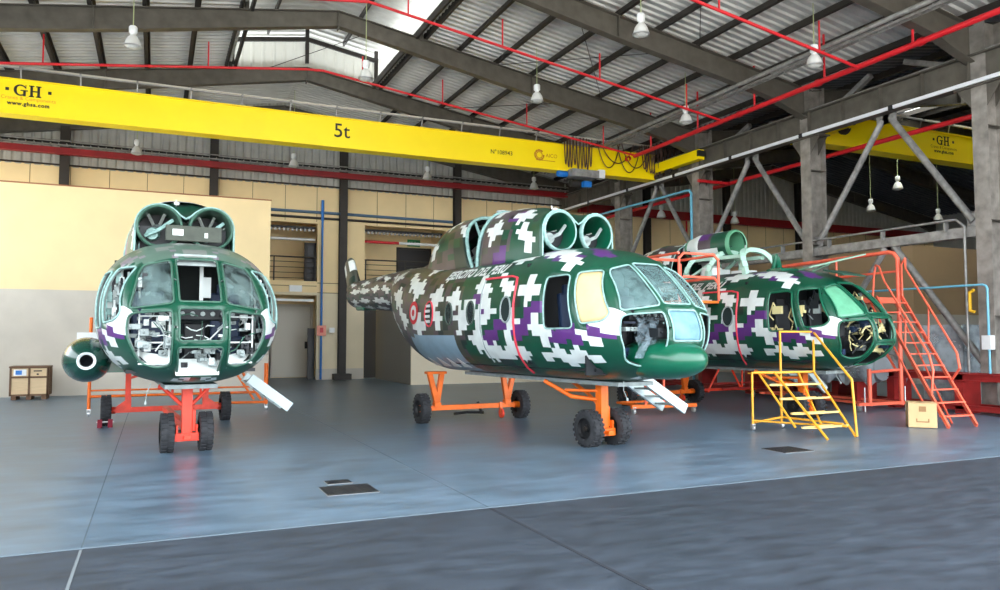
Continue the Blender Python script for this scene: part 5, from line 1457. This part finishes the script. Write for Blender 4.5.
    if variant in (1,3):
        for s in (-1,1):
            for q in range(46 if variant == 1 else 16):
                t_ = R.uniform(.75,2.2); z = R.uniform(.75,1.5); y = s*(side_y(t_, z)-R.uniform(.1,.22))
                if t_ < 1.0 and z < 1.05 or implicit(t_, abs(y)+.07, z) > 0: continue
                mm = R.choice([INT_W,INT_G,INT_B,FRAME2] if variant == 1 else [INT_C,INT_B,INT_G])
                mb = MB(); mb.box(loc3(y,t_,z),(.06,R.uniform(.08,.25),R.uniform(.06,.2))); mb.tube([loc3(y,t_,z),loc3(y,t_+.1,z+.15),loc3(y,t_+.2,z-.1),loc3(y,t_+.1,z-.2)], .014, 5); mb.build('side_equipment', mm, H)
    if variant == 1:
        for s in (-1,1):
            mb = MB()
            for z in (.32,.6,.95): mb.bar(loc3(s*.35,.42,z),loc3(s*.72,.55,z),.02,.02)
            mb.bar(loc3(s*.36,.42,.25),loc3(s*.36,.42,1.0),.02,.02); mb.bar(loc3(s*.72,.55,.35),loc3(s*.72,.55,1.0),.02,.02)
            mb.build('equipment_rack', INT_W, H)
        mb = MB(); mb.box(loc3(.0,1.0,1.76),(.56,.1,.16)); mb.build('sun_visor_box', INT_G, H)
        mb = MB(); mb.poly([loc3(-.27,.42,.16),loc3(.27,.42,.16),loc3(.3,.5,.38),loc3(-.3,.5,.38)], (0,.012,0)); mb.build('nose_floor_plate', INT_W, H)
        for s in (-1,1):
            mb = MB(); mb.poly([loc3(s*.34,.42,.3),loc3(s*.6,.58,.32),loc3(s*.78,.7,.5),loc3(s*.36,.46,.42)], (0,.012,0)); mb.build('nose_side_plate', INT_W, H)
        mb = MB(); mb.bar(loc3(.12,1.3,1.1),loc3(.12,1.3,1.8),.05,.05); mb.box(loc3(.2,1.4,1.4),(.12,.1,.3)); mb.build('door_post', INT_W, H)
    if variant == 3:
        mb = MB(); mb.box(loc3(-.6,.75,.8),(.34,.3,.28)); mb.build('seat_block', INT_B, H, bevel=.02)
        for k in range(6): MB().tube([loc3(.3+.02*k,.3,.95-.03*k),loc3(.12-.05*k,.28,.75),loc3(.2+.04*k,.35,.55-.03*k),loc3(.05*k,.4,.4)], .022, 6).build('wiring_hose', INT_C, H)
    if variant == 2:
        mb = MB(); vs = []
        for i in range(8):
            for j in range(8): vs.append(loc3(-.32-.3*i/7, .3+.05*math.sin(i*2+j*1.7)+.1*i/7, .38+.58*j/7))
        mb.add(vs, [(i*8+j,i*8+j+1,(i+1)*8+j+1,(i+1)*8+j) for i in range(7) for j in range(7)], True); mb.build('plastic_curtain', glass('grey_plastic_sheet', rgb(110,132,142), .35, .2, .3, 8), H)
        for s in (-1,1): MB().box(loc3(s*.55,1.05,.5),(.9,.03,.75)).build('nose_dark_backing', INT_B, H)  # black backing added to darken the open nose from within
    # airstair
    y0, l0, l1, z0, z1 = {1:(1.0,1.1,1.78,1.02,.5), 2:(.25,1.1,2.1,1.03,.45), 3:(.7,1.1,1.75,1.0,.5)}[variant]
    st = MB(); dx = V3((l1-l0,0,z1-z0))
    stair = thing('airstair','x','x'); del stair['label']; del stair['category']; stair.parent = H
    for k, yy in enumerate((y0,y0+.55)): MB().bar((l0,yy,z0),(l1,yy,z1),.06,.17,(0,0,1)).build('airstair_stringer', mat('airstair_white', rgb(206,220,220), .5), stair)
    for k in range(4):
        f = .12+k*.25; p = V3((l0,y0+.275,z0))+dx*f
        MB().box(p,(.2,.52,.025)).build('airstair_tread', INT_G if k % 2 else INT_W, stair)
    return H
C_DG = mat('dark_green_visor', rgb(20,70,54), .4)
helicopter(1, (.45,12.49,0), .06, 'camouflaged helicopter fuselage on the left, seen nose on, with a side tank')
helicopter(2, (6.5,10.4,0), .135, 'camouflaged helicopter fuselage in the middle with radar bulge nose, tail boom and cream masked window')
helicopter(3, (12.5,12.05,0), .13, 'camouflaged helicopter fuselage on the right with missing engine cowlings and green masked windscreen')
# ------------------------------------------------------------------ camera and light
cd = bpy.data.cameras.new('camera'); cam = bpy.data.objects.new('camera', cd); COL.objects.link(cam)
cd.sensor_width = 36; cd.lens = 760/1000*36; cd.clip_end = 300
psi = math.atan(345/760); pit = math.atan(43/760)
cam.location = (0,0,1.7); cam.rotation_euler = (math.pi/2+pit, 0, -psi)
SC.camera = cam
w = bpy.data.worlds.new('sky'); SC.world = w; w.use_nodes = True; nt = w.node_tree
bg = nt.nodes['Background']; bg.inputs['Color'].default_value = (.86,.93,1,1); bg.inputs['Strength'].default_value = 6.0
sl = bpy.data.lights.new('sun', 'SUN'); sl.energy = 9; sl.angle = .01; sl.color = (1,.95,.86)
so = bpy.data.objects.new('sun', sl); COL.objects.link(so); so.location = (0,20,40); so.rotation_euler = (math.radians(-32), 0, 0)
SC.view_settings.view_transform = 'Standard'; SC.view_settings.look = 'None'; SC.view_settings.gamma = 1; SC.view_settings.exposure = .25
SC.view_settings.use_curve_mapping = False
SC.cycles.max_bounces = 10; SC.cycles.diffuse_bounces = 6; SC.cycles.transparent_max_bounces = 12
